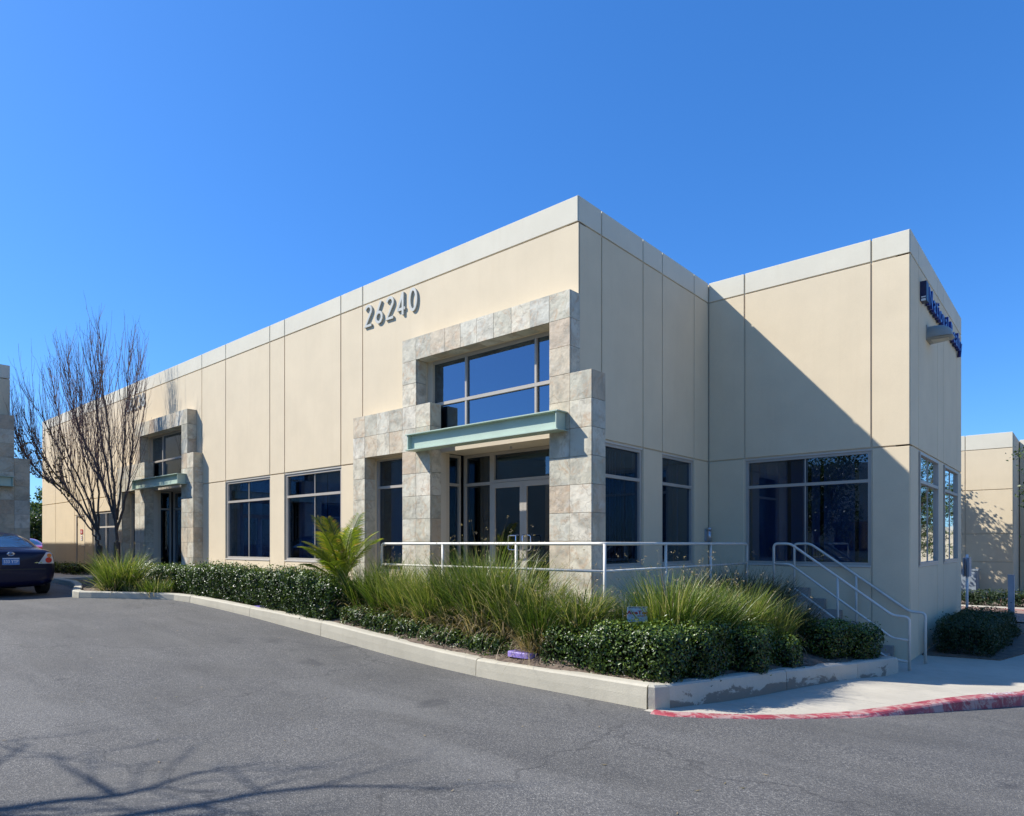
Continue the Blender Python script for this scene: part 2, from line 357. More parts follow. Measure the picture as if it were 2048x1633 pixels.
def window(root, face, a0, a1, z0, z1, mulls, trans, glass='glass', fw=.05, blind=True, dep=.10, mat='frame_lt', label=None, name='window', rec=0.0, thin=False):
    """frame set in the opening, face of frame at depth -.03, glass at -.07"""
    fr = MB(); F_ = lambda a, b_, c, d: face.box(fr, a, b_, -.13+rec, -.035+rec, c, d)
    F_(a0, a0+fw, z0, z1); F_(a1-fw, a1, z0, z1); F_(a0+fw, a1-fw, z0, z0+fw); F_(a0+fw, a1-fw, z1-fw, z1)
    for m_ in mulls: face.box(fr, m_-(.009 if thin else fw*.4), m_+(.009 if thin else fw*.4), -.12+rec, (-.068 if thin else -.04)+rec, z0+fw, z1-fw)
    es = [a0+fw*.5]+sorted(mulls)+[a1-fw*.5]
    for t in trans: face.box(fr, a0+fw, a1-fw, -.128+rec, -.037+rec, t-fw*.55, t+fw*.55)
    w = fr.build(name, M[mat], root)
    if label: w['label'] = label
    zs = [z0+fw*.5]+sorted(trans)+[z1-fw*.5]
    for i in range(len(es)-1):
        for j in range(len(zs)-1):
            g = MB(); face.box(g, es[i]+.004, es[i+1]-.004, -.088+rec, -.08+rec, zs[j]+.004, zs[j+1]-.004); g.build('pane', M[glass], w)
    if blind:
        b_ = MB(); n = int((a1-a0)/.075)
        for i in range(n):
            c = a0+.03+i*(a1-a0-.06)/n; r_ = random.uniform(-.3, .3)
            if random.random() < .12: continue
            p0 = face.pt(c, -.30-.02*math.sin(i*.9), 0); p1 = face.pt(c+.07, -.34+r_*.06, 0)
            b_.add([(p0[0], p0[1], z0+.05), (p1[0], p1[1], z0+.05), (p1[0], p1[1], z1-.05), (p0[0], p0[1], z1-.05)], [(0, 1, 2, 3)])
        b_.build('blind', M['blind'], w)
    return w
def core_cell(mb, face, a0, a1, z0, z1, th=.22): face.box(mb, a0, a1, -th, -.022, z0, z1)

ZB, ZH, ZC, ZT = -.6, 3.36, 6.583, 6.984     # base, head line, cap line, top
TW, TH, ZTOP = .385, .415, 5.476
def portal(root, s):
    """slate entrance portal, local x shifted by s"""
    fq = Face('q', 0); D = .26
    core = MB()
    def C(a0, a1, z0, z1, y0=-D+.028, y1=-.002): core.box(a0+s, a1+s, y0, y1, z0, z1)
    e = .028
    C(-.355+e, .415-e, ZB, 4.231-e); C(.002, .415-e, ZB, 4.231-e, -.002, .104)
    C(-.355+e, .03-e, 4.231-e, ZTOP-e); C(-3.44-e, -.355+e, 5.061+e, ZTOP-e); C(-3.825+e, -3.44-e, 4.231-e, ZTOP-e)
    C(-3.825+e, -3.055-e, ZB, 4.231-e); C(-5.36+e, -3.825+e, 3.401+e, 4.231-e); C(-5.36+e, -4.975-e, ZB, 3.401+e)
    core.build('portal_core', M['grout'], root)
    occ = set(); c0 = -14  # col k spans .03+TW*k .. +TW
    x = lambda k: .03+TW*k
    for r in range(0, 13):
        for k in range(-14, 1):
            left = k <= -11 and False
            inn = False
            if k == 0: inn = r >= 3
            elif k == -1: inn = True
            elif -9 <= k <= -2: inn = (r == 0) or (k == -9 and r >= 3)
            elif k == -10: inn = True
            elif -13 <= k <= -11: inn = r in (3, 4)
            elif k == -14: inn = r >= 3
            if inn: occ.add((k, r))
    g = .003
    def tile(vs_box):
        mb = MB(); mb.box(*vs_box); mb.build('tile', M['slate'], root)
    for (k, r) in sorted(occ):
        zt = ZTOP-TH*r; zb = zt-TH; a0, a1 = x(k)+s, x(k)+TW+s; pr = random.uniform(0, .005)
        tile((a0+g, a1-g, -D-pr, -D+.03, zb+g, zt-g))
        if (k+1, r) not in occ and not (k == 0 and False):     # right side
            yb = .104 if k == 0 else (-.002 if k != -9 else .0)
            tile((a1-.03, a1-.001+pr*.5, -D+.032, yb, zb+g, zt-g))
        if (k-1, r) not in occ:
            tile((a0+.001, a0+.03, -D+.032, -.002, zb+g, zt-g))
        if (k, r+1) not in occ and r < 12:
            tile((a0+g, a1-g, -D+.032, -.002, zb+.001, zb+.03))
        if (k, r-1) not in occ:
            tile((a0+g, a1-g, -D+.032, -.002, zt-.03, zt-.001))
    # beam canopy: steel channel, open to the front
    bm = MB(); a0, a1 = -3.44+s, -.01+s; y0, y1, z0, z1 = -.516, -.268, 3.372, 3.660
    bm.box(a0, a1, y0, y1, z1-.016, z1); bm.box(a0, a1, y0, y1, z0, z0+.016); bm.box(a0+.06, a1-.05, y1-.16, y1-.145, z0+.016, z1-.016)
    bm.box(a1-.05-.001, a1-.035, y0+.02, y1-.001, z0+.016, z1-.016); bm.box(a0+.035, a0+.061, y0+.02, y1-.001, z0+.016, z1-.016)
    bm.build('canopy_beam', M['beam'], root)
    # upper window
    window(root, fq, -3.44+s, -.355+s, 3.50, 5.055, [-2.453+s, -.87+s], [4.255], 'glass_up', blind=False, mat='mullion')
    # left slot window
    window(root, fq, -4.975+s, -3.825+s, 1.15, 3.395, [], [2.82], 'glass', fw=.045, mat='mullion')
    # doorway recess
    R = .55
    sf = MB(); sf.box(-3.055+s, -.37+s, .001, .22, 3.36, 3.50); sf.box(-3.055+s, -.37+s, .22, R+.2, 3.36, 3.46); sf.build('soffit', M['soffit'], root)
    sp = MB(); sp.tube([(-1.6+s, .28, 3.36), (-1.6+s, .28, 3.33)], .01, 6); sp.tube([(-1.6+s, .28, 3.335), (-1.6+s, .28, 3.325)], .03, 8); sp.build('sprinkler', M['steel'], root)
    fl = MB(); fl.box(-3.3+s, -.1+s, -.0, R+.3, .40, .632); fl.build('threshold', M['walk'], root)
    fb = Face('q', R)
    window(root, fb, -3.055+s, -2.333+s, .64, 3.355, [], [2.80], 'glass', fw=.05, blind=False, mat='mullion', name='sidelight')
    window(root, fb, -.84+s, -.37+s, .64, 3.355, [], [2.80], 'glass', fw=.05, blind=False, mat='mullion', name='sidelight')
    window(root, fb, -2.331+s, -.842+s, 2.80, 3.355, [], [], 'glass', fw=.05, blind=False, mat='mullion', name='transom_window')
    for a, b_, hx in ((-2.331, -1.589, -1.66), (-1.585, -.842, -1.51)):
        dm = MB(); fw = .075
        fb.box(dm, a+s, a+fw+s, -.10, -.03, .645, 2.795); fb.box(dm, b_-fw+s, b_+s, -.10, -.03, .645, 2.795)
        fb.box(dm, a+fw+s, b_-fw+s, -.10, -.03, .645, .90); fb.box(dm, a+fw+s, b_-fw+s, -.10, -.03, 2.70, 2.795)
        d = dm.build('door', M['mullion'], root)
        gm = MB(); fb.box(gm, a+fw+s, b_-fw+s, -.07, -.062, .90, 2.70); gm.build('pane', M['glass'], d)
        hm = MB(); zc = 1.72; y = R-.03
        hd = -1 if hx < -1.6 else 1
        hm.tube([(hx+s, y+.03, zc+.13), (hx+s, y-.035, zc+.13), (hx+s, y-.05, zc+.11), (hx+s, y-.05, zc-.11), (hx+s, y-.035, zc-.13), (hx+s, y+.03, zc-.13)], .012, 8)
        hm.tube([(hx+s, y-.045, zc+.125), (hx+hd*.16+s, y-.045, zc+.125), (hx+hd*.18+s, y-.045, zc+.10), (hx+hd*.18+s, y-.045, zc-.10), (hx+hd*.16+s, y-.045, zc-.125), (hx+s, y-.045, zc-.125)], .011, 8)
        hm.build('handle', M['chrome'], d, True)
    # side glazing of recess (faces +x)
    fp = Face('p', -3.058+s)
    window(root, fp, .13, R-.0, .64, 3.355, [], [2.80], 'glass', fw=.045, blind=False, mat='mullion', name='sidelight')
    st = MB(); st.box(-3.29+s, -3.052+s, .002, .134, ZB, 3.358); st.build('jamb', M['soffit'], root); st = MB(); st.box(-.369+s, -.13+s, .0, R, ZB, 3.36); st.build('jamb', M['soffit'], root)

# ================================================================== MAIN BUILDING
main = tag(empty('office_building', (0, 0, 0)), 'large beige concrete panel office building numbered 26240 with slate clad entrances', 'building')
UV = [-28.4, -26.46, -24.0, -21.9, -19.35, -18.57, -12.82, -11.40, -9.12, -8.44, -6.17, -5.40, 0]
fq, fp = Face('q', 0), Face('p', 0)
core = MB()
def full_cells(root, core, face, edges, ends=(0, 0), zc=ZC, zh=ZH, zt=ZT, lower=None, upper_skip=()):
    n = len(edges)-1
    for i in range(n):
        a0, a1 = edges[i], edges[i+1]
        e0 = G if i or not ends[0] else ends[0]; e1 = G if i < n-1 or not ends[1] else ends[1]
        wall_panel(root, face, a0, a1, zc, zt, 'cream', 'parapet_panel', e0, e1, zt=.0)
        if i not in upper_skip: wall_panel(root, face, a0, a1, zh, zc, e0=e0, e1=e1)
        if lower is None or i not in lower: wall_panel(root, face, a0, a1, ZB, zh, e0=e0, e1=e1)
        else:
            for w in lower[i]: w()
# front face cells:  0..12
WZ0, WZ1 = 1.29, 3.325
def sill_win(root, face, a0, a1, mulls, e0=0, e1=0, lab=None, glass='glass', trans=2.80, blind=True, rec=0.0):
    def go():
        wall_panel(root, face, a0, a1, ZB, WZ0, zt=.004)
        m = MB(); face.box(m, a0+.01, a1-.01, -.14, -.015, WZ1, ZH-.012); m.build('head_trim', M['frame_lt'], root)
        m = MB(); face.box(m, a0+.01, a1-.01, -.14, .012, WZ0, WZ0+.03); m.build('sill', M['frame_lt'], root)
        window(root, face, a0+.012, a1-.012, WZ0+.03, WZ1, mulls, [trans], glass, label=lab, blind=blind, rec=rec, thin=True, mat='mullion')
    return go
cuts = {8: (-9.12, -8.44)}
lower = {7: [sill_win(main, fq, UV[7], UV[8], [-10.28])],
         9: [sill_win(main, fq, UV[9], UV[10], [-7.27])],
         11: [], 5: [], 3: [], 2: []}
def left_win():
    wall_panel(main, fq, -21.9, -19.35, 2.85, ZH)
    window(main, fq, -21.85, -19.4, .66, 2.84, [-20.6], [2.3], 'glass', blind=True)
lower[3] = [left_win]
def left_door():
    wall_panel(main, fq, -24.0, -21.9, 2.80, ZH); wall_panel(main, fq, -22.75, -21.9, ZB, 2.80)
    m = MB(); fq.box(m, -23.72, -22.80, -.12, -.03, .65, 2.76); d = m.build('door', M['beige'], main); d['label'] = 'cream steel side door'
    m = MB(); fq.box(m, -23.79, -23.73, -.13, -.0, .6, 2.79); fq.box(m, -22.80, -22.752, -.13, -.0, .6, 2.79); fq.box(m, -23.73, -22.80, -.13, -.0, 2.76, 2.79); m.build('door_frame', M['mullion'], main)
    m = MB(); m.tube([(-22.9, .03, 1.62), (-22.9, -.04, 1.62), (-23.0, -.05, 1.62)], .012, 6); m.build('handle', M['steel'], d)
    for z in (.95, 1.7, 2.45):
        m = MB(); fq.box(m, -23.74, -23.70, -.03, -.012, z-.05, z+.05); m.build('hinge', M['dark'], d)
    wall_panel(main, fq, -24.0, -23.79, ZB, 2.80)
lower[2] = [left_door]
full_cells(main, core, fq, UV, (0, .0), lower=lower, upper_skip=(5, 11))
for s in (0, -13.17):
    a, b_ = -5.40+s, (0 if s == 0 else .35+s)
    m = MB()   # upper wall behind the portal, one cast panel with an opening
    fq.box(m, a+G, -3.44+s, -.03, 0, ZH+G, ZC-G); fq.box(m, -.355+s, b_-(G if s else 0), -.03, 0, ZH+G, ZC-G); fq.box(m, -3.44+s, -.355+s, -.03, 0, 5.055, ZC-G)
    m.build('wall_panel', M['beige'], main)
    m = MB(); fq.box(m, a+G, -4.98+s, -.03, 0, ZB, ZH-G); fq.box(m, -3.82+s, -3.30+s, -.03, 0, ZB, ZH-G); fq.box(m, -4.98+s, -3.82+s, -.03, 0, ZB, 1.15)
    m.build('wall_panel', M['beige'], main)
    m = MB(); fq.box(m, -.13+s, b_-(G if s else 0), -.03, 0, ZB, ZH-G); m.build('wall_panel', M['beige'], main)
    portal(main, s)
# inner structural wall of front face (with openings left out)
def core_row(face, edges_open, a0, a1, z0, z1):
    cur = a0
    for o0, o1, oz0, oz1 in sorted(edges_open):
        core_cell(core, face, cur, o0, z0, z1)
        if oz0 > z0: core_cell(core, face, o0, o1, z0, oz0)
        if oz1 < z1: core_cell(core, face, o0, o1, oz1, z1)
        cur = o1
    core_cell(core, face, cur, a1, z0, z1)
op = [(-21.88, -19.37, .6, 2.85), (-23.8, -22.75, .6, 2.8), (-11.39, -9.13, 1.29, 3.35), (-8.43, -6.18, 1.29, 3.35)]
for s in (0, -13.17):
    op += [(-4.975+s, -3.825+s, 1.15, 3.40), (-3.3+s, -.13+s, ZB, 5.055)]
core_row(fq, op, -28.4, -.022, ZB, ZT-.02)
for s in (0, -13.17):      # sides of the upper window opening
    core_cell(core, fq, -3.825+s, -3.44+s, 3.50, 5.055); core_cell(core, fq, -.355+s, -.13+s, 3.50, 5.055)
    core_cell(core, fq, -3.3+s, -3.06+s, ZB, 3.36)
# right face p=0
E1 = [0, .636, 1.93, 2.62, 3.90, 4.54]
low = {1: [sill_win(main, fp, .636, 1.93, [])], 3: [sill_win(main, fp, 2.62, 3.90, [])]}
full_cells(main, core, fp, E1, (.0, .0), lower=low)
cc = MB(); fp.box(cc, .022, 4.54, -.22, -.022, 3.35, ZT-.02); fp.box(cc, .022, .648, -.22, -.022, ZB, 3.35); fp.box(cc, .648, 1.92, -.22, -.022, ZB, 1.29)
fp.box(cc, 1.92, 2.63, -.22, -.022, ZB, 3.35); fp.box(cc, 2.63, 3.89, -.22, -.022, ZB, 1.29); fp.box(cc, 3.89, 4.54, -.22, -.022, ZB, 3.35)
# wing face q=4.54
fw_ = Face('q', 4.54); E2 = [0, .746, 2.98, 3.57]
low = {1: [sill_win(main, fw_, .746, 2.98, [1.86])]}
full_cells(main, core, fw_, E2, (.0, .0), lower=low)
fw_.box(cc, -.2, 3.548, -.22, -.022, 3.35, ZT-.02); fw_.box(cc, -.2, .76, -.22, -.022, ZB, 3.35); fw_.box(cc, .76, 2.97, -.22, -.022, ZB, 1.29); fw_.box(cc, 2.97, 3.548, -.22, -.022, ZB, 3.35)
# wing right face p=3.57
fr_ = Face('p', 3.57); E3 = [4.54, 5.24, 7.16, 7.87, 9.74, 10.42]
low = {1: [sill_win(main, fr_, 5.24, 7.16, [6.2], glass='glass_side', rec=.06)], 3: [sill_win(main, fr_, 7.87, 9.74, [8.8], glass='glass_side', rec=.06)]}
full_cells(main, core, fr_, E3, (.0, .0), lower=low)
fr_.box(cc, 4.562, 10.42, -.22, -.022, 3.35, ZT-.02)
for a, b_, w in ((4.562, 5.25, 0), (5.25, 7.15, 1), (7.15, 7.88, 0), (7.88, 9.73, 1), (9.73, 10.42, 0)): fr_.box(cc, a, b_, -.22, -.022, ZB, 1.29 if w else 3.35)
cc.v and core.add(cc.v, cc.f)
core.box(-28.4, 3.55, 10.42-.2, 10.42, ZB, ZT-.02); core.box(-28.398, -28.2, .22, 10.22, ZB, ZT-.02)
core.build('wall', M['joint'], main)
m = MB(); m.box(-28.2, -.22, .22, 10.2, 6.35, 6.5); m.box(-.22, 3.34, 4.78, 10.2, 6.35, 6.5); m.build('roof', M['walk'], main)
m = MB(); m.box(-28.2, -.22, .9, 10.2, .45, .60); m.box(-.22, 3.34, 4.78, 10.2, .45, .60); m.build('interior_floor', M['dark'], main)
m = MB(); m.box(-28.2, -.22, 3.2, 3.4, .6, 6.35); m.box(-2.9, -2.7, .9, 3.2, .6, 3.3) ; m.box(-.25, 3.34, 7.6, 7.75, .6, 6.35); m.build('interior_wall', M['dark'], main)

# ------------------------------------------------------------------ address digits (stroke built)
def arc(cx, cy, rx, ry, a0, a1, n=14): return [(cx+rx*math.cos(math.radians(a0+(a1-a0)*i/n)), cy+ry*math.sin(math.radians(a0+(a1-a0)*i/n))) for i in range(n+1)]
DIG = {'2': [arc(.27, .735, .215, .215, 165, -28)+[(.05, .055), (.50, .055)]],
       '6': [[(.42, .98), (.085, .38)], arc(.27, .27, .215, .225, 0, 360, 20)],
       '4': [[(.0, .27), (.52, .27)], [(.03, .27), (.38, .95)], [(.38, .98), (.38, .0)]],
       '0': [arc(.27, .5, .215, .44, 0, 360, 24)],
       '3': [arc(.24, .74, .20, .20, 150, -90, 12), arc(.23, .28, .23, .235, 90, -150, 14)],
       '8': [arc(.26, .745, .175, .19, 0, 360, 18), arc(.26, .28, .225, .23, 0, 360, 20)]}
def ribbon(mb, pts, w, d0, d1):
    P = [np.array(p) for p in pts]; n = len(P); closed = np.linalg.norm(P[0]-P[-1]) < 1e-6
    L, R_ = [], []
    for i in range(n):
        a = P[i]-P[i-1] if i else (P[-1]-P[-2] if closed else P[1]-P[0]); b_ = P[i+1]-P[i] if i < n-1 else (P[1]-P[0] if closed else P[-1]-P[-2])
        a = a/np.linalg.norm(a); b_ = b_/np.linalg.norm(b_); t = a+b_; t = t/np.linalg.norm(t); nrm = np.array([-t[1], t[0]])
        k = min(1.6, 1/max(.4, np.dot(nrm, np.array([-a[1], a[0]])))); L.append(P[i]+nrm*w/2*k); R_.append(P[i]-nrm*w/2*k)
    v = []; 
    for i in range(n):
        for pt in (L[i], R_[i]):
            v.append((pt[0], -d1, pt[1])); v.append((pt[0], -d0, pt[1]))
    f = []
    for i in range(n-1):
        o = 4*i; q = o+4      # o: Lf, o+1 Lb, o+2 Rf, o+3 Rb
        f += [(o, o+2, q+2, q), (o+1, q+1, q+3, o+3), (o, q, q+1, o+1), (o+2, o+3, q+3, q+2)]
    if not closed: f += [(0, 1, 3, 2), (4*(n-1), 4*(n-1)+2, 4*(n-1)+3, 4*(n-1)+1)]
    mb.add(v, f)
def number_sign(txt, x0, z0, h, pitch, label):
    r = tag(empty('address_sign', (x0, 0, z0)), label, 'sign')
    for i, ch in enumerate(txt):
        mb = MB()
        for k, st in enumerate(DIG[ch]):
            ribbon(mb, [(x*h+i*pitch, y*h) for x, y in st],   .12*h, .004, .036+.0015*k)
        mb.build('digit', M['digit'], r)
number_sign('26240', -5.29, 6.09, .445, .345, 'grey metal address number 26240 high on the wall near the front entrance')
number_sign('26238', -5.29-13.17, 6.09, .445, .345, 'grey metal address number 26238 high on the wall behind the bare tree')

# ------------------------------------------------------------------ blue letters on the wing's right face
r = tag(empty('letter_sign', (3.57, 5.72, 5.98)), 'blue channel letter sign high on the right side wall of the building', 'sign')
txt = 'National Realty'; adv = {'N': .40, 'R': .36, 'i': .155, 'l': .155, 't': .2, ' ': .16}
x = 0
widths = [adv.get(c, .285) for c in txt]; tot = sum(widths); sc = 4.2/tot
for c, w in zip(txt, widths):
    if c != ' ':
        cx = (x+w/2)*sc
        text_mesh('letter', c, .47, M['blue'], r, extrude=.022, offset=.004, xf=lambda X_, Y_, Z_, cx=cx: Vector((.062+Z_, cx+X_*sc, .19+Y_)))
        text_mesh('letter_backing', c, .47, M['blue_dark'], r, extrude=.016, offset=.006, xf=lambda X_, Y_, Z_, cx=cx: Vector((.028+Z_*.9, cx+X_*sc, .19+Y_)))
    x += w
m = MB(); m.box(0, .10, -.36, -.14, .02, .36); m.build('logo_box', M['blue_dark'], r)
m = MB(); m.box(.02, .09, -.364, -.3605, .01, .05); m.box(.02, .09, -.364, -.3605, .07, .09); m.build('logo_vent', M['white'], r)
# wall lamp
r = tag(empty('wall_lamp', (3.57, 6.15, 5.45)), 'grey hooded wall lamp below the blue letters on the right side wall', 'lamp')
mb = MB(); N1, N2 = 10, 12; V = []
for i in range(N1+1):
    t = i/N1; xx = .02+.46*t; hh = .29*math.sqrt(max(0, 1-t**3.4)); ww = .25*math.sqrt(max(0, 1-.6*t**4))
    for j in range(N2+1):
        a = math.pi*j/N2; V.append((xx, ww*math.cos(a), .04+hh*math.sin(a)**.8))
Fc = [(i*(N2+1)+j, i*(N2+1)+j+1, (i+1)*(N2+1)+j+1, (i+1)*(N2+1)+j) for i in range(N1) for j in range(N2)]
mb.add(V, Fc); mb.add([(0.02, .25, .04), (.02, -.25, .04), (.02, -.24, .0), (.02, .24, .0), (.48, .16, .04), (.48, -.16, .04), (.44, -.14, .0), (.44, .14, .0)],
       [(0, 3, 7, 4), (1, 5, 6, 2), (4, 7, 6, 5), (3, 2, 6, 7)])
mb.build('hood', M['lamp'], r, True)
m = MB(); m.box(0, .02, -.25, .25, -.01, .32); m.build('back_plate', M['lamp'], r)
m = MB(); m.add([(.08, -.17, -.004), (.40, -.13, -.004), (.40, .13, -.004), (.08, .17, -.004)], [(0, 3, 2, 1)]); m.build('lens', M['lens'], r)
r.scale = (.84, .84, .84)
# ash urn
r = tag(empty('ash_urn', (.09, 4.38, 1.73)), 'small silver cylinder ash receptacle on the wall in the inner corner', 'ash receptacle')
m = MB(); m.tube([(0, 0, 0), (0, 0, .24)], .045, 14); m.build('body', M['steel'], r, True)
m = MB(); m.tube([(0, 0, .24), (0, 0, .29)], .052, 14); m.build('cap', M['steel'], r, True)
m = MB(); m.box(-.09, -.04, -.02, .02, .02, .26); m.build('bracket', M['post'], r)
# door signs on the left steel door
r = tag(empty('door_sign', (-23.2, .02, 2.05)), 'small red and white notice on the cream side door', 'sign')
m = MB(); m.box(-.14, .14, -.006, .0, .02, .20); m.build('plate', M['signred'], r)
m = MB(); m.box(-.10, .10, -.009, -.0065, .12, .145); m.box(-.08, .08, -.009, -.0065, .06, .085); m.box(-.08, .08, -.006, 0, -.22, -.02); m.build('print', M['white'], r)
m = MB(); m.box(-.05, .05, -.009, -.0065, -.17, -.145); m.box(-.05, .05, -.009, -.0065, -.10, -.07); m.build('red_print', M['signred'], r)

# ================================================================== NEIGHBOUR BUILDINGS
nb = tag(empty('office_building', (-18.3, -3.2, 0), math.pi/2), 'shaded slate clad corner of the neighbouring building at the left edge', 'building')
portal(nb, 0)
m = MB(); m.box(-18, -5.40-G, -.0, .25, ZB, ZC-G); m.box(-5.40+G, -3.44, 0, .25, 3.40, ZC-G); m.box(-.355, -.02, 0, .25, 3.40, ZC-G); m.box(-3.44, -.355, 0, .25, 5.055, ZC-G)
m.box(-5.4+G, -4.98, 0, .25, ZB, 3.40); m.box(-3.82, -3.06, 0.003, .25, ZB, 3.36); m.box(-.36, -.02, 0.003, .25, ZB, 3.36)
m.box(-18, -.02, 27.75, 28, ZB, ZC-G); m.box(-18, -17.75, .25, 27.75, ZB, ZC-G); m.box(-.25, -.02, .25, 27.75, ZB, ZC-G); m.build('wall', M['beige'], nb)
m = MB(); m.box(-18, -5.40-G, -.0, .25, ZC+G, ZT); m.box(-5.40+G, -.02, 0, .25, ZC+G, ZT); m.box(-18, -.02, 27.75, 28, ZC+G, ZT); m.box(-18, -17.75, .25, 27.75, ZC+G, ZT); m.box(-.25, -.02, .25, 27.75, ZC+G, ZT); m.build('parapet', M['cream'], nb)
m = MB(); m.box(-17.74, -.26, .26, 27.74, 6.3, 6.5); m.build('roof', M['walk'], nb)
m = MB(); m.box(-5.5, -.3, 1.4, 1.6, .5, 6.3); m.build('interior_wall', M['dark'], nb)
# building across the drive at right
def plain_building(loc, rz, L, Dp, zt, label, rows, cols, wins=(), nm='warehouse_building', zbase=-.6):
    b_ = tag(empty(nm, loc, rz), label, 'building')
    f = Face('q', 0)
    m = MB(); m.box(0, L, .022, Dp, zbase, zt-.03); m.build('wall', M['joint'], b_)
    for i in range(len(cols)-1):
        for j in range(len(rows)-1):
            top = j == len(rows)-2
            if any(w[0] < (cols[i]+cols[i+1])/2 < w[1] and rows[j] < (w[2]+w[3])/2 < rows[j+1] for w in wins): pass
            wall_panel(b_, f, cols[i], cols[i+1], rows[j], rows[j+1], 'cream' if top else 'beige', 'parapet_panel' if top else 'wall_panel', zt=0 if top else G)
    for w in wins:
        m = MB(); m.box(w[0], w[1], -.035, -.001, w[2], w[3]); fr = m.build('window', M['mullion'], b_)
        k = max(1, round((w[1]-w[0])/1.2)); dx = (w[1]-w[0])/k
        for c in range(k):
            m = MB(); m.box(w[0]+c*dx+.04, w[0]+(c+1)*dx-.04, -.045, -.036, w[2]+.05, w[3]-.05); m.build('pane', M['carglass'], fr)
    return b_
plain_building((-12, 20.7, 0), 0, 15.84, 14, 5.62, 'beige panel building across the drive with a tree shadow on its wall', [-.8, 1.05, 2.05, 3.62, 5.07, 5.62],
               [0, 3.0, 6.0, 9.0, 11.2, 13.9, 14.45-.0, 15.84])
plain_building((3.86, 23.2, 0), 0, 1.25, 12, 5.62, 'farther beige panel building at the right edge set back behind the tree', [-.8, 1.05, 2.05, 3.62, 5.07, 5.62],
               [0, .65, 1.25])
plain_building((-10, 60, 0), 0, 60, 10, 3.2, 'low pale building far off behind the drive', [-1, 1.2, 2.8, 3.2], list(range(0, 61, 5)))
m = MB(); m.add([(9.5, -30, -.34), (36, -30, -.60), (36, 45, -.60), (9.5, 45, -.385), (9.5, 12, -.385), (9.5, 0, -.20)], [(0, 1, 2, 3, 4, 5)]); tag(m.build('concrete_lot', M['walk']), kind='structure')  # unseen pale apron, added to bounce warm light onto the shaded walls
# buildings behind and beside the camera, seen reflected in the windows
plain_building((36, -26, -.5), -math.pi/2*1.0+math.pi, 60, 10, 4.3, 'long beige building facing the right side of the site', [-.5, 1.2, 3.4, 3.9, 4.3], list(range(0, 61, 6)), [(7, 11, 1.2, 3.2), (19, 23, 1.2, 3.2), (31, 35, 1.2, 3.2), (43, 47, 1.2, 3.2)]).rotation_euler = (0, 0, -math.pi/2)
bpy.data.objects['warehouse_building.003'].location = (36, 44, -.6)
b_ = plain_building((20, -30, 0), math.pi, 70, 12, 7.0, 'long beige building across the car park', [-.5, 1.2, 3.4, 6.5, 7.0], list(range(0, 71, 7)), [(8, 13, 1.2, 3.2), (22, 27, 1.2, 3.2), (36, 41, 1.2, 3.2), (50, 55, 1.2, 3.2)])

# ================================================================== walkway, steps, kerbs, soil
m = MB(); fine = .63
wk = tag(empty('walkway', (0, 0, 0)), kind='structure')
for a in np.arange(-28.4, 1.2, 1.48):
    mb = MB(); b1 = min(a+1.48, 1.25); mb.box(a+.004, b1-.004, -1.15, -.002, -.3, fine)
    if b1-a > .3: mb.build('slab', M['walk'], wk)
for a, b_ in ((0.45, 1.6), (1.6, 3.0), (3.0, 4.53)):
    mb = MB(); mb.box(.004, 1.25, a-.45 if a < .5 else a+.004, b_-.004, -.4, fine-.002 if a > .5 else fine); mb.build('slab', M['walk'], wk)
mb = MB(); mb.box(1.254, 1.95, 3.48, 4.53, -.4, fine); mb.build('slab', M['walk'], wk)
mb = MB(); mb.box(-28.4, -17.7, -2.3, -1.154, -.3, fine+.02); mb.build('slab', M['walk'], wk)
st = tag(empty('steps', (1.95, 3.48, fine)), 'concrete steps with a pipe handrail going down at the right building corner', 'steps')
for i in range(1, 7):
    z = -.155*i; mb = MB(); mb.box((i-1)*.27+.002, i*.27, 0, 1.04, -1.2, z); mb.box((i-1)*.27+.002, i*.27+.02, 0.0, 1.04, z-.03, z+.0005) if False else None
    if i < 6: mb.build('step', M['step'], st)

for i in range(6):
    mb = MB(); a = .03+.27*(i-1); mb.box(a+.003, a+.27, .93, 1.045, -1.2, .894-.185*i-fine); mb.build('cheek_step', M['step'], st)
KP = [(-17.6, -2.28, .67), (-15.6, -2.40, .67), (-14.0, -2.75, .67), (-12.4, -3.2, .67), (-11.45, -3.5, .67), (-11.1, -3.56, .67), (-10.85, -3.52, .66), (-10.6, -3.36, .655), (-10.0, -2.90, .645), (-9.4, -2.46, .635),
      (-9.0, -2.27, .625), (-8.4, -2.18, .61), (-7.2, -2.16, .57), (-5.9, -2.16, .525), (-4.6, -2.16, .48), (-3.55, -2.16, .437), (-2.3, -2.16, .36), (-1.1, -2.16, .29), (-.05, -2.16, .236), (1.1, -2.16, .238), (2.40, -2.16, .245)]
KR = [(2.43, -2.13, .245), (2.96, .30, .117), (3.32, 2.0, .02), (3.60, 3.28, -.035)]
def offset_pts(P, d):
    out = []
    for i in range(len(P)):
        a = np.array(P[max(i-1, 0)][:2]); b_ = np.array(P[min(i+1, len(P)-1)][:2]); t = (b_-a)/np.linalg.norm(b_-a); n_ = np.array([-t[1], t[0]])
        out.append((P[i][0]+n_[0]*d, P[i][1]+n_[1]*d, P[i][2]))
    return out
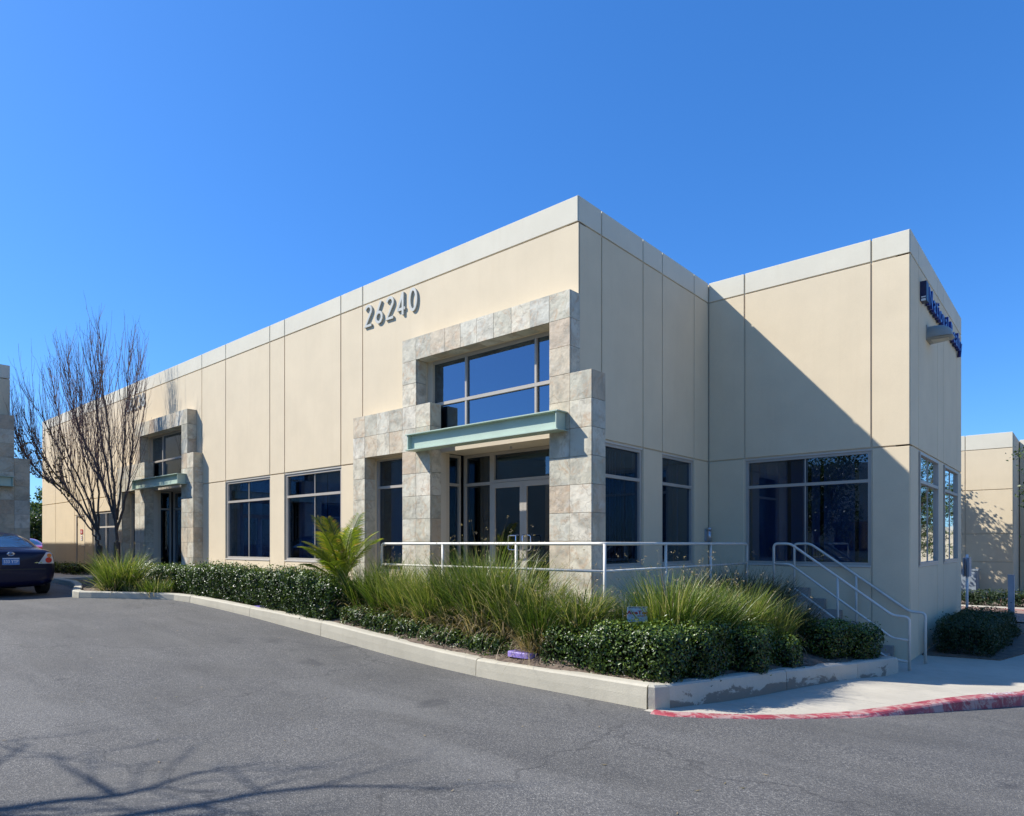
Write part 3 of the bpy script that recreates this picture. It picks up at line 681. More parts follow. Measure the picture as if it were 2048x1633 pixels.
def kerb_seg(root, P, i0, i1, mat, w=.165, gap0=.006, gap1=.006, zdeep=-.8):
    Q = [list(p) for p in P[i0:i1+1]]
    def trim(a, b_, g_):
        d = np.array(b_[:2])-np.array(a[:2]); d = d/np.linalg.norm(d)*g_; a[0] += d[0]; a[1] += d[1]
    inn = offset_pts(P, w)[i0:i1+1]; inn = [list(p) for p in inn]
    trim(Q[0], Q[1], gap0); trim(inn[0], inn[1], gap0); trim(Q[-1], Q[-2], gap1); trim(inn[-1], inn[-2], gap1)
    # resample for slight unevenness
    def rs(L):
        out = []
        for a, b_ in zip(L[:-1], L[1:]):
            n_ = max(1, int(np.linalg.norm(np.array(a[:2])-np.array(b_[:2]))/.3))
            for k in range(n_): out.append([a[j]+(b_[j]-a[j])*k/n_ for j in range(3)])
        out.append(L[-1]); return out
    n_seg = [max(1, int(np.linalg.norm(np.array(a[:2])-np.array(b_[:2]))/.3)) for a, b_ in zip(Q[:-1], Q[1:])]
    def rs2(L):
        out = []
        for (a, b_), n_ in zip(zip(L[:-1], L[1:]), n_seg):
            for k in range(n_): out.append([a[j]+(b_[j]-a[j])*k/n_ for j in range(3)])
        out.append(L[-1]); return out
    A, B = rs2(Q), rs2(inn); n = len(A); V = []
    for a, b_ in zip(A, B):
        d = np.array(b_[:2])-np.array(a[:2]); d = d/np.linalg.norm(d); wz = random.uniform(-.003, .003); wd = random.uniform(-.003, .003)
        zt = a[2]+wz
        prof = [(-.02, zdeep), (-.012+wd*.5, zt-.12), (-.004+wd, zt-.022), (.018, zt-.003), (.05, zt), (w-.02, zt), (w, zt-.015), (w, zdeep)]
        for u, z in prof: V.append((a[0]+d[0]*u, a[1]+d[1]*u, z))
    k = 8; Fs = []
    for i in range(n-1):
        for j in range(k-1): Fs.append((i*k+j, i*k+j+1, (i+1)*k+j+1, (i+1)*k+j)[::-1])
    Fs.append(tuple(range(k))[::1]); Fs.append(tuple((n-1)*k+j for j in reversed(range(k))))
    mb = MB(); mb.add(V, Fs); return mb.build('kerb_segment', M[mat], root)
kb = tag(empty('kerb', (0, 0, 0)), kind='structure')
for a, b_ in ((0, 6), (6, 11), (11, 13), (13, 15), (15, 18), (18, 20)): kerb_seg(kb, KP, a, b_, 'kerb')
kerb_seg(kb, [(2.34, -2.19, .25), (2.47, -2.14, .248), (2.53, -1.95, .238)], 0, 2, 'kerb', gap0=.075, gap1=0)
KR2 = [(2.53, -1.95, .238), (2.75, -.8, .175), (2.96, .30, .117), (3.35, 2.05, .02), (3.62, 3.28, -.03)]
kerb_seg(kb, KR2, 0, 2, 'kerb_wet', gap0=0); kerb_seg(kb, KR2, 2, 3, 'kerb_wet'); kerb_seg(kb, KR2, 3, 4, 'kerb_wet')
def seg_dist(p, q, P):
    best = 1e9
    bz = 0
    for a, b_ in zip(P[:-1], P[1:]):
        ax, ay, az = a; bx, by, bz_ = b_; dx, dy = bx-ax, by-ay; L2 = dx*dx+dy*dy
        t = max(0, min(1, ((p-ax)*dx+(q-ay)*dy)/L2)); d = math.hypot(p-ax-dx*t, q-ay-dy*t)
        if d < best: best = d; bz = az+(bz_-az)*t
    return best, bz
OUT = KP[:-1]+[(2.43, -2.13, .245)]+KR2[1:]
poly = [(p, q) for p, q, _ in offset_pts(OUT, .08)]+[(2.0, 3.36), (1.25, 3.36), (1.25, -1.15), (-17.6, -1.15)]
def inside(p, q):
    c = False; n = len(poly)
    for i in range(n):
        x1, y1 = poly[i]; x2, y2 = poly[(i+1) % n]
        if (y1 > q) != (y2 > q) and p < (x2-x1)*(q-y1)/(y2-y1)+x1: c = not c
    return c
def soil_z(p, q):
    do, z0 = seg_dist(p, q, OUT)
    di = max(0, -1.15-q) if p < 1.25 else math.hypot(max(0, p-1.25), max(0, -1.15-q))
    t = min(1, do/(do+di+1e-6)); top = .56 if p < 1.25 else .50
    if q > 2.6: top = .5
    return (z0-.045)*(1-t**.9)+top*t**.9+.02*math.sin(p*3.1+q*2)*math.sin(q*4.3)
def soil_mesh():
    gx = np.arange(-17.8, 3.9, .09); gy = np.arange(-3.7, 3.45, .09); idx = {}; V = []; Fs = []
    def vid(i, j):
        if (i, j) not in idx:
            idx[(i, j)] = len(V); p, q = gx[i], gy[j]; V.append((p, q, soil_z(p, q)+random.uniform(-.008, .008)))
        return idx[(i, j)]
    for i in range(len(gx)-1):
        for j in range(len(gy)-1):
            if inside(gx[i]+.045, gy[j]+.045): Fs.append((vid(i, j), vid(i+1, j), vid(i+1, j+1), vid(i, j+1)))
    mb = MB(); mb.v = V; mb.f = Fs; return tag(mb.build('soil', M['soil'], None, True), kind='structure')
soil_mesh()
# mulch chips and litter
n = 5200; P = []
while len(P) < n:
    p = random.uniform(-17.4, 3.8); q = random.uniform(-3.4, 3.3)
    if inside(p, q): P.append((p, q, soil_z(p, q)+.006))
P = np.array(P); a = RNG.uniform(0, 6.28, n); L = RNG.uniform(.012, .04, n); w = L*RNG.uniform(.2, .5, n); tl = RNG.uniform(-.5, .5, n)
dx, dy = np.cos(a), np.sin(a)
V = np.stack([P+np.stack([dx*L, dy*L, tl*L*.6], 1), P+np.stack([-dy*w, dx*w, 0*w], 1), P-np.stack([dx*L, dy*L, tl*L*.6], 1), P-np.stack([-dy*w, dx*w, 0*w], 1)], 1).reshape(-1, 3)
tag(mesh_np('mulch', V, np.arange(4*n).reshape(-1, 4), leaf_mat('mulch_chip', [(0, (.07, .05, .035)), (.6, (.16, .12, .085)), (1, (.34, .27, .19))], .9, .0), RNG.uniform(0, 1, n)), kind='stuff')

# sidewalk at right with red kerb
RC = [(2.52, -2.32), (2.75, -2.27), (3.05, -2.0), (3.35, -1.66), (3.68, -1.13), (4.0, -.5), (4.3, .25), (4.6, 1.05), (4.9, 1.8), (5.2, 2.6), (5.5, 3.6), (5.72, 4.8), (5.8, 6.2), (5.8, 8), (5.8, 10), (5.8, 12.2)]
RCo = np.array(RC)
def pout(q): return np.interp(q, RCo[:, 1], RCo[:, 0])
inner = [(q, p) for p, q in [(2.45, -2.2), (2.50, -1.95), (2.75, -.8), (2.96, .3), (3.35, 2.05), (3.60, 3.28), (3.27, 3.42), (3.27, 4.6), (3.60, 4.62), (3.62, 12.3)]]
def pin(q): return np.interp(q, [a for a, b_ in inner], [b_ for a, b_ in inner])
sw = tag(empty('sidewalk', (0, 0, 0)), kind='structure')
qs = [-2.25, -1.1, .35, 1.8, 3.25, 4.7, 6.2, 7.7, 9.2, 10.7, 12.2]
for q0, q1 in zip(qs[:-1], qs[1:]):
    V = []; Fs = []; nr = 8; nc = 5; mb = MB()
    for i in range(nr+1):
        q = q0+.004+(q1-q0-.008)*i/nr
        a, b_ = pin(q)-.04, pout(q)-.11
        b_ = max(b_, a+.01)
        for j in range(nc+1):
            p = a+(b_-a)*j/nc; V.append((p, q+.0, float(walk_z(p, q))))
    for i in range(nr):
        for j in range(nc): o = i*(nc+1)+j; Fs.append((o, o+1, o+nc+2, o+nc+1))
    b0 = len(V); ring = [j for j in range(nc+1)]+[i*(nc+1)+nc for i in range(1, nr+1)]+[nr*(nc+1)+j for j in range(nc-1, -1, -1)]+[i*(nc+1) for i in range(nr-1, 0, -1)]
    for i in ring: V.append((V[i][0], V[i][1], V[i][2]-.15))
    for k in range(len(ring)): Fs.append((ring[k], b0+k, b0+(k+1) % len(ring), ring[(k+1) % len(ring)]))
    mb.add(V, Fs); mb.build('slab', M['walk'], sw)
def red_kerb():
    P = [(p, q, float(walk_z(p, q))) for p, q in RC]; D = []
    for a, b_ in zip(P[:-1], P[1:]):
        for k in range(4): D.append([a[j]+(b_[j]-a[j])*k/4 for j in range(3)])
    D.append(P[-1]); inn = offset_pts(D, .155); V = []
    for o, i_ in zip(D, inn):
        z = float(walk_z(o[0], o[1]))+.006; g_ = float(ground_z(o[0], o[1])); j = random.uniform(-.004, .004); dx, dy = (i_[0]-o[0])/.155, (i_[1]-o[1])/.155
        for u, zz in ((-.03, -.7), (-.025, min(g_+.0, z-.004)), (-.005+j, z-.02), (.012+j, z-.004), (.03, z), (.15, z), (.155, -.7)): V.append((o[0]+dx*u, o[1]+dy*u, zz))
    k = 7; n = len(D); Fs = []
    for i in range(n-1):
        for j in range(k-1): Fs.append((i*k+j, (i+1)*k+j, (i+1)*k+j+1, i*k+j+1))
    Fs += [tuple(range(k)), tuple((n-1)*k+j for j in reversed(range(k)))]
    mb = MB(); mb.add(V, Fs); return tag(mb.build('red_kerb', M['red']), kind='structure')
rk = red_kerb()
# worn white stencil on the red kerb
def kerb_text(txt, q_c, size):
    p_c = float(pout(q_c)); t = Vector((float(pout(q_c+.2))-float(pout(q_c-.2)), .4, 0)).normalized(); n_ = Vector((-t.y, t.x, 0))
    c0 = Vector((p_c, q_c, 0))+n_*.085
    def xf(x, y, z):
        w = c0+t*x+n_*y; w.z = float(walk_z(w.x-n_.x*(.085+y), w.y-n_.y*(.085+y)))+.0105; return w
    text_mesh('kerb_lettering', txt, size, M['white'], rk, xf=xf, offset=.001)
kerb_text('FIRE LANE', 2.25, .13)
# dark planting bed beside the building, far drive
m = MB(); V = [(3.6, 5.35), (4.7, 5.6), (5.1, 7.3), (5.15, 12.2), (3.6, 12.2)]
m.add([(p, q, float(walk_z(p, q))+.02) for p, q in V]+[(p, q, -.6) for p, q in V], [(0, 1, 2, 3, 4)]+[(i, i+5, (i+1) % 5+5, (i+1) % 5) for i in range(5)]); tag(m.build('planting_bed', M['soil']), kind='structure')
def gz(p, q): return float(ground_z(p, q))
m = MB(); V = [(-8, 14.2), (40, 14.2), (40, 16.0), (-8, 16.0)]; m.add([(p, q, gz(min(p, 10), q)+.02 if p < 0 else -.40+.006) for p, q in V], [(0, 1, 2, 3)]); 
m = MB()
for p0, p1 in ((2.5, 6), (6, 9.5), (9.5, 13), (13, 20)):
    pass
m = MB(); m.add([(2, 12.4, gz(2, 12)+.035), (10, 12.4, gz(10, 12)+.035), (10, 15.9, gz(10, 15)+.035), (2, 15.9, gz(2, 15)+.035)], [(0, 1, 2, 3)]); tag(m.build('brown_paving', M['brown_paving']), kind='structure')
fk = tag(empty('far_kerb', (0, 0, 0)), kind='structure')
m = MB(); m.box(-12, 24, 15.92, 16.08, -1, -.22); m.build('kerb_face', M['red'], fk)
m = MB(); m.box(-12, 24, 16.085, 16.6, -1, -.20); m.build('kerb_top', M['walk'], fk)
m = MB(); m.box(-12, 20, 16.602, 20.68, -1, -.24); tag(m.build('far_bed', M['soil']), kind='structure')
m = MB(); m.box(4.6, 10, 12.22, 12.38, -1, gz(6, 12)+.10); tag(m.build('near_kerb', M['walk']), kind='structure')

# ------------------------------------------------------------------ railings
def bend(P, r=.07, n=4):
    P = [Vector(p) for p in P]; out = [P[0]]
    for i in range(1, len(P)-1):
        a, b_, c = P[i-1], P[i], P[i+1]; d0 = (a-b_); d1 = (c-b_); rr = min(r, d0.length*.45, d1.length*.45); s0 = b_+d0.normalized()*rr; s1 = b_+d1.normalized()*rr
        for k in range(n+1):
            t = k/n; out.append(s0*(1-t)**2+b_*2*t*(1-t)+s1*t*t)
    out.append(P[-1]); return out
RT = .022
wr = tag(empty('handrail', (0, 0, 0)), 'cream pipe guard rail with two rails along the raised walkway', 'railing')
ZR = 1.70; B = -1.06
m = MB(); m.tube(bend([(-3.40, B, .62), (-3.40, B, ZR), (1.16, B, ZR), (1.16, 3.60, ZR), (1.16, 3.60, .62)], .07), RT, 10); m.build('top_rail', M['rail'], wr, True)
m = MB(); m.tube([(-3.40, B, ZR-.355), (1.16, B, ZR-.355)], RT*.85, 10); m.tube([(1.16, B, ZR-.355), (1.16, 3.60, ZR-.355)], RT*.85, 10); m.build('lower_rail', M['rail'], wr, True)
for x, y in ((-1.86, B), (-.33, B), (1.16, B+.002), (1.16, .56), (1.16, 2.08)):
    m = MB(); m.tube([(x, y, .60), (x, y, ZR-.001)], RT*.95, 10); m.build('post', M['rail'], wr, True)
def stair_rail(q, p0, p1, p2, zb, zstart, label, knee=True, low=True):
    r = tag(empty('handrail', (p0, q, fine)), label, 'railing')
    P = [(p0, q, fine-.02), (p0, q, 1.70), (p0+.28, q, 1.70), (p1, q, .572), (p2, q, .56), (p2, q, zb)]
    sh = lambda L: [(a-p0, b_-q, c-fine) for a, b_, c in L]
    m = MB(); m.tube(bend(sh(P), .07), RT, 10); m.build('top_rail', M['rail'], r, True)
    if low:
        sl = (.572-1.70)/(p1-p0-.28)
        m = MB(); m.tube(bend(sh([(p0+.0, q, 1.345+.0), (p0+.28, q, 1.345), (p1, q, .572-.355), (p2, q, .56-.355)]), .05), RT*.85, 10); m.build('lower_rail', M['rail'], r, True)
        m = MB(); m.tube(bend(sh([(p0+.35, q, .93), (p1-.08, q, -.10), (p2, q, -.13)]), .05), RT*.85, 10); m.build('bottom_rail', M['rail'], r, True)
    pm = (p0+p1)/2+.12; zt = 1.70+(.572-1.70)*(pm-p0-.28)/(p1-p0-.28)
    m = MB(); m.tube(sh([(pm, q, zt-.95), (pm, q, zt)]), RT*.9, 10); m.build('post', M['rail'], r, True)
stair_rail(3.55, 1.66, 3.50, 3.73, -.29, 0, 'near cream pipe handrail on the open side of the steps with lower rails')
stair_rail(4.44, 1.72, 3.57, 3.80, -.30, 0, 'far cream pipe handrail on the steps beside the wall', low=False)

# ------------------------------------------------------------------ foliage generators
def leaf_quads(P, N, size, aspect=.55):
    n = len(P); R_ = RNG.normal(size=(n, 3)); N = N+R_*.55; N /= np.linalg.norm(N, axis=1)[:, None]+1e-9
    T = np.cross(N, RNG.normal(size=(n, 3))); T /= np.linalg.norm(T, axis=1)[:, None]+1e-9; B_ = np.cross(N, T)
    s = (size*RNG.uniform(.6, 1.25, n))[:, None]
    a = P-T*s*.5; c = P+T*s*.5; b_ = P+B_*s*aspect*.5+N*s*.10-T*s*.08; d = P-B_*s*aspect*.5+N*s*.10-T*s*.08
    V = np.stack([a, d, c, b_], 1).reshape(-1, 3); return V
def tri_pair(n):
    o = np.arange(n)*4; return np.stack([np.stack([o, o+1, o+2], 1), np.stack([o, o+2, o+3], 1)], 1).reshape(-1, 3)
def shrub(name, label, cat, lobes, leaf=.034, dens=2600, mat='hedge', group=None, zmin=None, pw=3.0):
    """lobes: (p,q,zbase,rx,ry,h[,rot])"""
    base = (lobes[0][0], lobes[0][1], lobes[0][2]); r = tag(empty(name, base), label, cat, group)
    PP, NN, DD = [], [], []
    def inside_f(P, lb, shrink=0):
        cx, cy, zb, rx, ry, h = lb[:6]; rot = lb[6] if len(lb) > 6 else 0
        c, s = math.cos(rot), math.sin(rot); X_ = P[:, 0]-cx; Y_ = P[:, 1]-cy; u = (X_*c+Y_*s)/(rx-shrink); v = (-X_*s+Y_*c)/(ry-shrink); w = (P[:, 2]-zb-h*.5)/(h*.5-shrink)
        return np.abs(u)**pw+np.abs(v)**pw+np.abs(w)**pw < 1
    for li, lb in enumerate(lobes):
        cx, cy, zb, rx, ry, h = lb[:6]; rot = lb[6] if len(lb) > 6 else 0
        area = 4*(rx+ry)*h*.8+4*rx*ry; n = int(area*dens)
        d = RNG.normal(size=(n, 3)); d[:, :2] *= 1
        # sample on superellipsoid by mapping cube directions
        d = RNG.uniform(-1, 1, (n*2, 3)); ax = RNG.choice(3, n*2, p=[ry*h/(rx*ry+rx*h+ry*h), rx*h/(rx*ry+rx*h+ry*h), rx*ry/(rx*ry+rx*h+ry*h)]); sg = RNG.choice([-1, 1], n*2)
        d[np.arange(n*2), ax] = sg; d = d[:n]
        k = (np.abs(d)**pw).sum(1)**(-1/pw); s_ = d*k[:, None]
        nr = np.sign(s_)*np.abs(s_)**(pw-1); nr = nr/np.array([rx, ry, h*.5]); nr /= np.linalg.norm(nr, axis=1)[:, None]
        ph = RNG.uniform(0, 6, 3)
        lump = 1+.06*np.sin(s_[:, 0]*rx*9+ph[0])*np.sin(s_[:, 1]*ry*8+ph[1])*1.2+.05*np.sin(s_[:, 2]*h*7+ph[2]+s_[:, 0]*6)
        depth = RNG.exponential(.035, n); depth = np.where(RNG.random(n) < .06, -RNG.uniform(.01, .07, n), depth)
        L_ = s_*lump[:, None]*np.array([rx, ry, h*.5])-nr*np.minimum(depth, .16)[:, None]
        c, s2 = math.cos(rot), math.sin(rot)
        W = np.stack([cx+L_[:, 0]*c-L_[:, 1]*s2, cy+L_[:, 0]*s2+L_[:, 1]*c, zb+h*.5+L_[:, 2]], 1); nw = np.stack([nr[:, 0]*c-nr[:, 1]*s2, nr[:, 0]*s2+nr[:, 1]*c, nr[:, 2]], 1)
        keep = np.ones(n, bool)
        for lj, l2 in enumerate(lobes):
            if lj != li: keep &= ~inside_f(W, l2, .10)
        keep &= W[:, 2] > zb+.02
        PP.append(W[keep]); NN.append(nw[keep])
    P = np.concatenate(PP); N = np.concatenate(NN); n = len(P)
    V = leaf_quads(P, N, leaf)-np.array(base); rr = np.clip(RNG.beta(2, 2.4, n)+.25*N[:, 2]-.04, 0, 1)  # upward leaves lighter: new growth, plus light on the top painted in
    mesh_np('leaves', V, tri_pair(n), M[mat], np.repeat(rr, 2), r)
    m = MB()
    for lb in lobes:
        cx, cy, zb, rx, ry, h = lb[:6]
        for k in range(max(3, int(rx*ry*14))):
            a = random.uniform(0, 6.28); u = random.random()**.5; x0, y0 = cx+rx*.4*u*math.cos(a), cy+ry*.4*u*math.sin(a); x1, y1 = cx+rx*.82*u*math.cos(a), cy+ry*.82*u*math.sin(a)
            m.tube([(x0-base[0], y0-base[1], -.05+zb-base[2]), ((x0+x1)/2-base[0], (y0+y1)/2-base[1], h*.4+zb-base[2]), (x1-base[0], y1-base[1], h*.85+zb-base[2])], [.012, .008, .004], 4, False)
    m.build('stems', M['twig'], r)
    # larger inner leaves in the darkest tones: the hedge's inner shade painted in
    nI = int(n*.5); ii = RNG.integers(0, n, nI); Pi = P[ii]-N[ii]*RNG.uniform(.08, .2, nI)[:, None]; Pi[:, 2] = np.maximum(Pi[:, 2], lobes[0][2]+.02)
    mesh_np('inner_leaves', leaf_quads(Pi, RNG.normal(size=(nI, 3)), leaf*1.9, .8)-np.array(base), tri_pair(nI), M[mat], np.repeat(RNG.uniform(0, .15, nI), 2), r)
    return r
def blades(n, R0, L, spread, droop, w, seed_frac=0.0, nseg=6, bias=(0, 0)):
    a = RNG.uniform(0, 2*np.pi, n); rr = R0*np.sqrt(RNG.random(n)); bx, by = rr*np.cos(a), rr*np.sin(a)
    a2 = a+RNG.normal(0, .7, n); ln = L*RNG.uniform(.38, 1.10, n)*(1-.15*rr/R0); lean = np.abs(RNG.normal(0, spread, n))+spread*.25*rr/R0
    dr = droop*RNG.uniform(.3, 1.6, n); dx, dy = np.cos(a2)+bias[0], np.sin(a2)+bias[1]
    t = np.linspace(0, 1, nseg)
    ang = lean[:, None]+dr[:, None]*t[None, :]**1.5            # angle from vertical along the blade
    ds = ln[:, None]/(nseg-1); hx = np.cumsum(np.concatenate([np.zeros((n, 1)), np.sin(ang[:, :-1])*ds], 1), 1); hz = np.cumsum(np.concatenate([np.zeros((n, 1)), np.cos(ang[:, :-1])*ds], 1), 1)
    P = np.stack([bx[:, None]+dx[:, None]*hx, by[:, None]+dy[:, None]*hx, hz], -1)
    tw = RNG.uniform(0, np.pi, n); sx, sy = np.cos(tw), np.sin(tw); wd = w*RNG.uniform(.6, 1.3, n)
    prof = (1-t**2.2)*.9+.1; prof[-1] = .05
    S = np.stack([sx, sy, np.zeros(n)], 1)[:, None, :]*(wd[:, None]*prof[None, :]*.5)[:, :, None]
    V = np.stack([P-S, P+S], 2).reshape(n, nseg*2, 3)
    o = (np.arange(n)*nseg*2)[:, None, None]; k = np.arange(nseg-1)[None, :, None]*2; F_ = (o+k+np.array([0, 1, 3, 2])[None, None, :]).reshape(-1, 4)
    return V.reshape(-1, 3), F_, P[:, -1, :], nseg-1
def grass(label, p, q, z, R0, L, n=900, spread=.25, droop=.75, w=.0115, mat='grass', shift=0.0, group=None, dry=.06, name='grass_clump'):
    r = tag(empty(name, (p, q, z)), label, 'ornamental grass', group)
    V, F_, tips, k = blades(n, R0, L, spread, droop, w)
    rr = np.clip(RNG.beta(2, 2, n)*.8+shift, 0, .85); rr = np.where(RNG.random(n) < dry, RNG.uniform(.86, 1, n), rr)
    gr = np.tile(np.linspace(-.22, .16, k), n); mesh_np('blades', V, F_, M[mat], np.where(np.repeat(rr, k) > .86, np.repeat(rr, k), np.clip(np.repeat(rr, k)+gr, 0, .86)), r)  # dark base to pale tip: dry tips, plus light on the tops painted in
    nd = int(n*.25)+20
    V, F_, tips, k = blades(nd, R0*1.15, L*.6, spread*2.2, 1.9, w*.9)
    mesh_np('dead_blades', V, F_, M['grass_dry'], np.repeat(RNG.uniform(.2, 1, nd), k), r)
    ns = int(n*.035)+4
    V, F_, tips, k = blades(ns, R0*.8, L*1.15, spread*.9, .5, w*.4)
    T = tips; V2 = []; n2 = len(T)
    head = leaf_quads(np.repeat(T, 5, 0)+RNG.normal(0, .012, (n2*5, 3)), RNG.normal(size=(n2*5, 3)), .02)
    mesh_np('stalks', V, F_, M['grass_dry'], np.repeat(RNG.uniform(.1, .8, ns), k), r)
    mesh_np('seed_heads', head, tri_pair(n2*5), M['grass_dry'], RNG.uniform(.6, 1, n2*10), r)
    return r
sz = soil_z
# hedges along the kerb, far to near
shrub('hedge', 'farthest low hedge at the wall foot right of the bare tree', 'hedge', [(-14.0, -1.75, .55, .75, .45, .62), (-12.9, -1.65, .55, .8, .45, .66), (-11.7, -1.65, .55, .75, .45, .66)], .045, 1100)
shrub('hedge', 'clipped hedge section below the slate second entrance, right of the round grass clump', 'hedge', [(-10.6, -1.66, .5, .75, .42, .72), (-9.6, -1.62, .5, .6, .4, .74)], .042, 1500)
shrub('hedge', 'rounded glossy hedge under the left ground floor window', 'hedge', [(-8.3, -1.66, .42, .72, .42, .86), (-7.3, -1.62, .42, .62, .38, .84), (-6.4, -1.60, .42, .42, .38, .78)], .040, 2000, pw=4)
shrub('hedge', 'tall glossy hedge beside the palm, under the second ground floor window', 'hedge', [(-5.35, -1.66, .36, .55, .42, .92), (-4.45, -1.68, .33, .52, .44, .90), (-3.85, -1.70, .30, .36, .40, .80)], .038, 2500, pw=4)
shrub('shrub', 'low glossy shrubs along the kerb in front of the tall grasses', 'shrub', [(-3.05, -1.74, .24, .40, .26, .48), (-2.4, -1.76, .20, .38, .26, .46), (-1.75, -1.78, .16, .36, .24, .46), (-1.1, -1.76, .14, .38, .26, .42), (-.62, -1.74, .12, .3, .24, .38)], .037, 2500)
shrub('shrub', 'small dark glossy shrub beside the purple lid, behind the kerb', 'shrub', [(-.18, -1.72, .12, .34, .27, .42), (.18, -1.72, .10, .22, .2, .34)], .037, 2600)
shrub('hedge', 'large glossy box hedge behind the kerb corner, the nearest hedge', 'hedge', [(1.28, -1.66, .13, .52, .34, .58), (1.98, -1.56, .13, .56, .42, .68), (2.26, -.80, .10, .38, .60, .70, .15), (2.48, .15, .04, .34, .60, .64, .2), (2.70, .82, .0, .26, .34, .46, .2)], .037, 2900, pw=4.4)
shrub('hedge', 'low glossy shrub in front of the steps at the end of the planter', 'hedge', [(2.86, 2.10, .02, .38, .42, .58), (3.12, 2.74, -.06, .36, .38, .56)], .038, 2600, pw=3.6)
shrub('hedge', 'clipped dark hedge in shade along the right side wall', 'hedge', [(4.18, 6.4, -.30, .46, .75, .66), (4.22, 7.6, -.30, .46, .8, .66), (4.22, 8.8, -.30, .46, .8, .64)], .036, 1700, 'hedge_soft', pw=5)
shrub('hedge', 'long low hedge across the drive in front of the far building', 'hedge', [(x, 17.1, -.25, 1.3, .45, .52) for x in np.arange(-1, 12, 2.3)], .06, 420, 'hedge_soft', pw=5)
shrub('shrub', 'dark shrubs at the foot of the far left wall under the cream door', 'shrub', [(-25.5, -1.3+.6, .62, 1.0, .4, .42), (-23.2, -.7, .62, 1.0, .4, .36), (-21.0, -.75, .62, .9, .45, .40)], .07, 350)
shrub('shrub', 'small ground shrub at the foot of the grey post', 'shrub', [(4.55, 9.35, -.28, .22, .22, .22)], .04, 1600, 'hedge_soft')
# ornamental grasses
GR = [('tall green grass clump right of the palm', -3.35, -1.45, .30, .95, 900, 0, 'grass'),
      ('tall green grass clump below the left end of the guard rail', -2.75, -1.42, .30, 1.02, 950, .0, 'grass'),
      ('tall green grass clump left of the centre under the slot window', -2.15, -1.45, .30, 1.05, 1000, .05, 'grass'),
      ('fresh green arching grass clump in front of the stone column', -1.60, -1.50, .32, 1.15, 1100, .08, 'grass'),
      ('tallest green grass clump in front of the left door', -1.05, -1.45, .32, 1.22, 1200, .05, 'grass'),
      ('dense green grass clump in front of the entrance doors', -.50, -1.50, .32, 1.20, 1200, .02, 'grass'),
      ('grass clump with dry tan stems below the door handles', .00, -1.48, .30, 1.12, 1000, .0, 'mix'),
      ('brown and green grass clump left of the right stone column', .42, -1.42, .28, 1.02, 900, .0, 'mix'),
      ('short green grass clump in front of the right stone column', .62, -1.72, .24, .78, 800, .05, 'grass'),
      ('sparse drying grass clump at the foot of the right stone column', .98, -1.42, .26, .78, 700, .0, 'mix'),
      ('grass clump at the corner post of the guard rail', 1.05, -1.22, .20, .70, 600, .05, 'mix'),
      ('short sunlit grass tuft at the corner of the raised walkway', 1.34, -1.34, .18, .36, 380, .0, 'grass'),
      ('wispy grass clump under the corner post of the guard rail', 1.34, -.90, .20, .55, 500, -.05, 'grass'),
      ('dark green grass clump behind the sunlit clumps near the middle rail post', 1.52, .35, .30, .95, 900, -.2, 'grass'),
      ('dark green grass clump beside the raised walkway, left of the shaded clumps', 1.55, 1.5, .32, .95, 1000, 0, 'dark'),
      ('big sunlit grass clump behind the security sign', 1.92, -.80, .32, 1.05, 1500, .08, 'grass'),
      ('sunlit grass clump right of the security sign', 2.05, -.25, .34, 1.02, 1400, .08, 'grass'),
      ('pale tipped grass clump behind the large hedge', 2.02, .25, .30, .95, 1300, .06, 'grass'),
      ('bright green grass clump at the right end of the large hedge', 2.12, .95, .30, .85, 1200, .10, 'grass'),
      ('low bright grass clump left of the small shrub by the steps', 2.35, 1.45, .28, .72, 1000, .10, 'grass'),
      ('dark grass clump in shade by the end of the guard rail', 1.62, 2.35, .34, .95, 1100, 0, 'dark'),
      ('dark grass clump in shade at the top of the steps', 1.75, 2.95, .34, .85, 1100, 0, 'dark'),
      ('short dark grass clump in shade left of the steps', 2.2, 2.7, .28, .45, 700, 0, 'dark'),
      ('deep green grass tuft in shade behind the small shrub', 2.45, 1.95, .30, .75, 900, 0, 'dark')]
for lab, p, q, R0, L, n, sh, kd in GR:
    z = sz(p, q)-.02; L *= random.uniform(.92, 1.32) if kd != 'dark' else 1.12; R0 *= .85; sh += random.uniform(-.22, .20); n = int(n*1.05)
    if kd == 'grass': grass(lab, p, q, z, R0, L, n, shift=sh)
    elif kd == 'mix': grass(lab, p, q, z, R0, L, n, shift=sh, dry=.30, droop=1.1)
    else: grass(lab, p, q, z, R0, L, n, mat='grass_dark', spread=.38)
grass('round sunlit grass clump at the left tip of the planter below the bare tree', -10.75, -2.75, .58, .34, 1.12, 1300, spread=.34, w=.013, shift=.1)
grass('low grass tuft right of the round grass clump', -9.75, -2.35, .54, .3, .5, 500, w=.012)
grass('small straggly grass tuft at the kerb right of the round clump', -10.25, -2.6, .56, .2, .42, 300, w=.012, dry=.4)
# dry litter grass lying on the soil by the purple lid
r = tag(empty('grass_clump', (.62, -1.78, sz(.62, -1.78))), 'flattened tan dry grass spilling over the soil beside the purple lid', 'dry grass')
V, F_, t_, k = blades(420, .2, .5, 1.05, .7, .008); mesh_np('dead_blades', V, F_, M['grass_dry'], np.repeat(RNG.uniform(.35, 1, 420), k), r)

